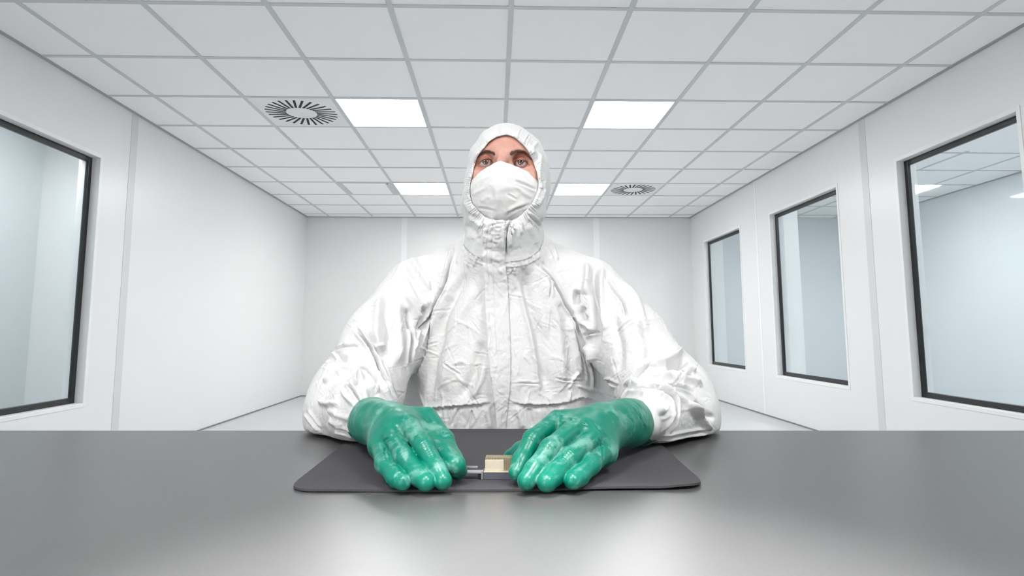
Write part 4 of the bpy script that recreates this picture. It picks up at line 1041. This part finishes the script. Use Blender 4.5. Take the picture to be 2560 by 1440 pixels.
def build_glove(sd):
    zt = MT
    def fin(pm, pp, pd, tip, o=0.0):       # joints of a finger: knuckle, middle joint, end joint, tip resting at height tip[2]
        t = WZ(*tip); d = float(t@TN)
        return (W(pm[0], pm[1], d+0.078+o), W(pp[0], pp[1], d+0.034+o*0.4), W(pd[0], pd[1], d+0.0125), t)
    if sd == 'l':
        wr = W(938, 1055, 0.885); cuff = W(922, 1050, 0.985); palm = W(988, 1060, 0.825)
        FN = [fin((1070, 1042), (1111, 1100), (1133, 1148), (1141, 1175, 0.7540)), fin((1020, 1060), (1061, 1118), (1092, 1173), (1107, 1202, 0.7510)),
              fin((978, 1086), (1010, 1142), (1047, 1188), (1065, 1206, 0.7505)), fin((950, 1112), (962, 1160), (990, 1193), (1008, 1206, 0.7490))]
        TH_ = [W(1050, 1085, 0.80), W(1105, 1130, 0.765), W(1138, 1163, 0.742), WZ(1148, 1176, 0.7535)]
        rad = [(0.0128, 0.0118, 0.0110, 0.0104), (0.0128, 0.0116, 0.0110, 0.0106), (0.0126, 0.0114, 0.0110, 0.0106), (0.0122, 0.0112, 0.0104, 0.0090)]
    else:
        wr = W(1543, 1058, 0.885); cuff = W(1598, 1055, 0.99); palm = W(1478, 1064, 0.825)
        FN = [fin((1392, 1050), (1331, 1098), (1303, 1152), (1291, 1182, 0.7535)), fin((1436, 1070), (1375, 1121), (1337, 1174), (1317, 1202, 0.7510)),
              fin((1480, 1098), (1424, 1145), (1384, 1188), (1367, 1206, 0.7505)), fin((1514, 1128), (1477, 1162), (1448, 1190), (1432, 1202, 0.7500))]
        TH_ = [W(1420, 1085, 0.81), W(1355, 1108, 0.80), W(1305, 1128, 0.795), WZ(1277, 1142, 0.7575)]
        rad = [(0.0128, 0.0114, 0.0106, 0.0098), (0.0128, 0.0118, 0.0114, 0.0111), (0.0126, 0.0118, 0.0116, 0.0114), (0.0124, 0.0112, 0.0108, 0.0104)]
    MC, PI_, DI, TP = ([q[k] for q in FN] for k in range(4))
    allp = np.array(MC+PI_+DI+TP+TH_+[wr, cuff]); fl = Field(allp.min(0)-0.05, allp.max(0)+0.05, 0.00135)
    cax = (cuff-wr)/np.linalg.norm(cuff-wr)
    f = fl.cone(wr, palm, 0.0285, 0.022)
    for q in MC: f = smin(f, fl.cone(palm*0.6+wr*0.4, q, 0.021, 0.0128), 0.016)
    for a, b in zip(MC[:-1], MC[1:]): f = smin(f, fl.cone(a*0.6+palm*0.4-np.array([0, 0, 0.004]), b*0.6+palm*0.4-np.array([0, 0, 0.004]), 0.0150, 0.0140), 0.014)
    heel = palm*0.55+wr*0.45+np.array([0, 0, -0.016])
    f = smin(f, fl.cone(heel, MC[3]*0.7+palm*0.3+np.array([0, 0, -0.012]), 0.020, 0.0155), 0.02)
    f = smin(f, fl.cone(heel, TH_[0], 0.019, 0.0155), 0.02)
    for k in range(4):
        p = (MC[k], PI_[k], DI[k], TP[k]); r = rad[k]
        g = fl.cone(p[0], p[1], r[0], r[1])
        g = smin(g, fl.cone(p[1], p[2], r[1], r[2]), 0.006); g = smin(g, fl.cone(p[2], p[3], r[2], r[3]), 0.006)
        f = smin(f, g, 0.0022)
    g = fl.cone(TH_[0], TH_[1], 0.0145, 0.0125)
    g = smin(g, fl.cone(TH_[1], TH_[2], 0.0125, 0.0118), 0.006); g = smin(g, fl.cone(TH_[2], TH_[3], 0.0118, 0.0098), 0.006)
    f = smin(f, g, 0.005)
    L = np.linalg.norm(cuff-wr); r1 = 0.0345 if sd == 'l' else 0.0355; wr0 = 0.0300 if sd == 'l' else 0.0300
    f = smin(f, fl.cone(wr-cax*0.012, wr+cax*L*0.55, wr0, r1*0.95), 0.012)
    f = smin(f, fl.cone(wr+cax*L*0.4, cuff+cax*0.03, r1*0.90, r1), 0.010)
    f = np.maximum(f, fl.plane(cuff, cax))
    f = smax(f, fl.plane(np.array([0, 0, zt+0.0006]), (0, 0, -1)), 0.003)
    V, F = fl.mesh(f, 1)
    # wrinkles round the wrist, crinkled rubber over the joints
    N = normals(V, F); ax = (V-wr)@cax; d = np.zeros(len(V))
    lat = pnoise(V*38, 3)
    wv = np.sin((ax+lat*0.006)*2*PI/0.0105)
    d += 0.0011*wv*np.exp(-((ax-0.014)/0.020)**2)*(0.4+0.6*np.clip(pnoise(V*30, 8)*2+0.5, 0, 1))
    d += 0.0014*(1-2.6*np.abs(pnoise(V*np.array([34, 34, 34]), 5)))*np.clip((ax+0.01)/0.03, 0, 1)
    for k in range(4):
        pax = (PI_[k]-MC[k]); pax /= np.linalg.norm(pax); rr = np.linalg.norm(V-PI_[k], axis=1); s = (V-PI_[k])@pax
        d += 0.00035*np.sin(s*2*PI/0.0032+lat*3)*np.exp(-(rr/0.017)**2)*(N[:, 2] > 0.2)
    if sd == 'l':                           # the slack, empty tip of the little finger
        rr = np.linalg.norm(V-(TP[3]*0.55+DI[3]*0.45), axis=1); d += 0.0020*(1-3.0*np.abs(pnoise(V*95, 6)))*np.exp(-(rr/0.017)**2)
    xs2, ys2 = project(V); fold = ([[(958, 1108), (964, 1100), (985, 1086), (1003, 1078)], [(965, 1118), (962, 1130), (966, 1150)]] if sd == 'l' else [[(1495, 1092), (1505, 1120), (1508, 1150)], [(1478, 1050), (1512, 1090), (1530, 1120)], [(1398, 1048), (1440, 1052), (1470, 1066)], [(1566, 1035), (1585, 1062), (1578, 1090)], [(1580, 1020), (1600, 1045), (1612, 1075)]])
    fc = -(N*(V-CAM)).sum(1) > 0
    for pts in fold:
        di, si, ti = seg_dist(xs2, ys2, smooth_path(pts, 5)); tp = np.clip(np.minimum(ti, 1-ti)*5, 0, 1); u = di/4.0
        d += 0.0013*(-np.exp(-(u*2)**2)+0.6*np.exp(-((u-1.1)*1.8)**2))*tp*fc
    V = V+N*d[:, None]; V[:, 2] = np.maximum(V[:, 2], zt+0.0004)
    o = grid_mesh('glove', V, F, m_glove, person); o.data.set_sharp_from_angle(angle=1.2)
    # rolled rim
    u = np.cross(cax, [0, 0, 1.0]); u /= np.linalg.norm(u); w = np.cross(u, cax); pts = [cuff-cax*0.001+(u*math.cos(a)+w*math.sin(a))*(r1+0.0004)+cax*0.0008*math.sin(3*a) for a in np.linspace(0, 2*PI, 73)]
    MB().tube(pts, 0.0016, 10, cap=False).build('rolled_rim', m_glove, o, smooth=True)
    return o
for sd in 'lr': build_glove(sd)

# ---------------------------------------------------------------- lower body and the stool
def build_legs():
    fl = Field((-0.45, 0.62, -0.005), (0.50, 1.62, 0.72), 0.010)
    hip = W(1256, 1180, D_T+0.01); hz = np.array([hip[0], hip[1], 0.60])
    f = fl.cone(hz+np.array([0, 0, 0.09]), hz-np.array([0, 0, 0.0]), 0.165, 0.15)
    for s in (-1, 1):
        h = hz+TX*s*0.095+np.array([0, 0, -0.025]); kn = h+TX*s*0.06-TN*0.44+np.array([0, 0, -0.02]); an = kn+TX*s*0.02+TN*0.07+np.array([0, 0, -kn[2]+0.095])
        f = smin(f, fl.cone(h, kn, 0.092, 0.068), 0.05); f = smin(f, fl.cone(kn, an, 0.066, 0.050), 0.03)
        f = smin(f, fl.cone(an-np.array([0, 0, 0.05]), an-TN*0.16-np.array([0, 0, 0.055]), 0.045, 0.036), 0.03)
    f = smax(f, fl.plane(np.array([0, 0, 0.004]), (0, 0, -1)), 0.01)
    return fl.mesh(f, 3), hz
(LV, LF), hz = build_legs()
LV = crumple(LV, LF, [(12, 0.003), (28, 0.002)], 41); LV[:, 2] = np.maximum(LV[:, 2], 0.003)
grid_mesh('coverall_trousers', LV, LF, m_suit, person)
sb_ = float(LV[(np.abs((LV-hz)@TX) < 0.06) & (np.abs((LV-hz)@TN) < 0.06)][:, 2].min())
st = tag(empty('stool', (hz[0], hz[1], 0)), 'round padded stool under the seated person', 'stool')
m_pad = simple('dark_stool_pad', (0.03, 0.03, 0.035, 1), 0.6)
MB().tube([(0, 0, sb_-0.058), (0, 0, sb_-0.05), (0, 0, sb_-0.012), (0, 0, sb_-0.001)], [0.15, 0.165, 0.165, 0.14], 40).build('seat', m_pad, st, smooth=True)
MB().tube([(0, 0, 0.05), (0, 0, sb_-0.058)], 0.022, 20).build('column', m_leg, st, smooth=True)
for k_ in range(5):
    a = 2*PI*k_/5+0.3; MB().tube([(0, 0, 0.055), (0.24*math.cos(a), 0.24*math.sin(a), 0.018)], [0.02, 0.015], 10).build('leg', m_leg, st, smooth=True)
wd = bpy.data.worlds.new('world'); SC.world = wd; wd.use_nodes = True; wd.node_tree.nodes['Background'].inputs[0].default_value = (0.8, 0.85, 0.9, 1); wd.node_tree.nodes['Background'].inputs[1].default_value = 0.3
vs.exposure = 0.92

# added area light, out of view left behind the camera, to brighten the person
ld = bpy.data.lights.new('added_fill_light', 'AREA'); ld.shape = 'RECTANGLE'; ld.size = 0.7; ld.size_y = 0.7; ld.energy = 1.5; ld.spread = math.radians(100); ld.color = (1.0, 0.985, 0.97)
lo = bpy.data.objects.new('added_fill_light', ld); COL.objects.link(lo); lo.location = (-0.85, -0.55, 1.12)
lo.rotation_euler = (Vector((0.0, 1.2, 0.95))-lo.location).to_track_quat('-Z', 'Y').to_euler()

# added spot without a fixture, out of view, to brighten the table's middle
ls = bpy.data.lights.new('added_table_light', 'SPOT'); ls.energy = 380; ls.spot_size = math.radians(26); ls.spot_blend = 1.0; ls.shadow_soft_size = 0.06; ls.color = (1.0, 0.99, 0.98)
so = bpy.data.objects.new('added_table_light', ls); COL.objects.link(so); so.location = (0.03, 0.30, ZC-0.05)
so.rotation_euler = (Vector((0.03, 0.37, TZ))-so.location).to_track_quat('-Z', 'Y').to_euler()
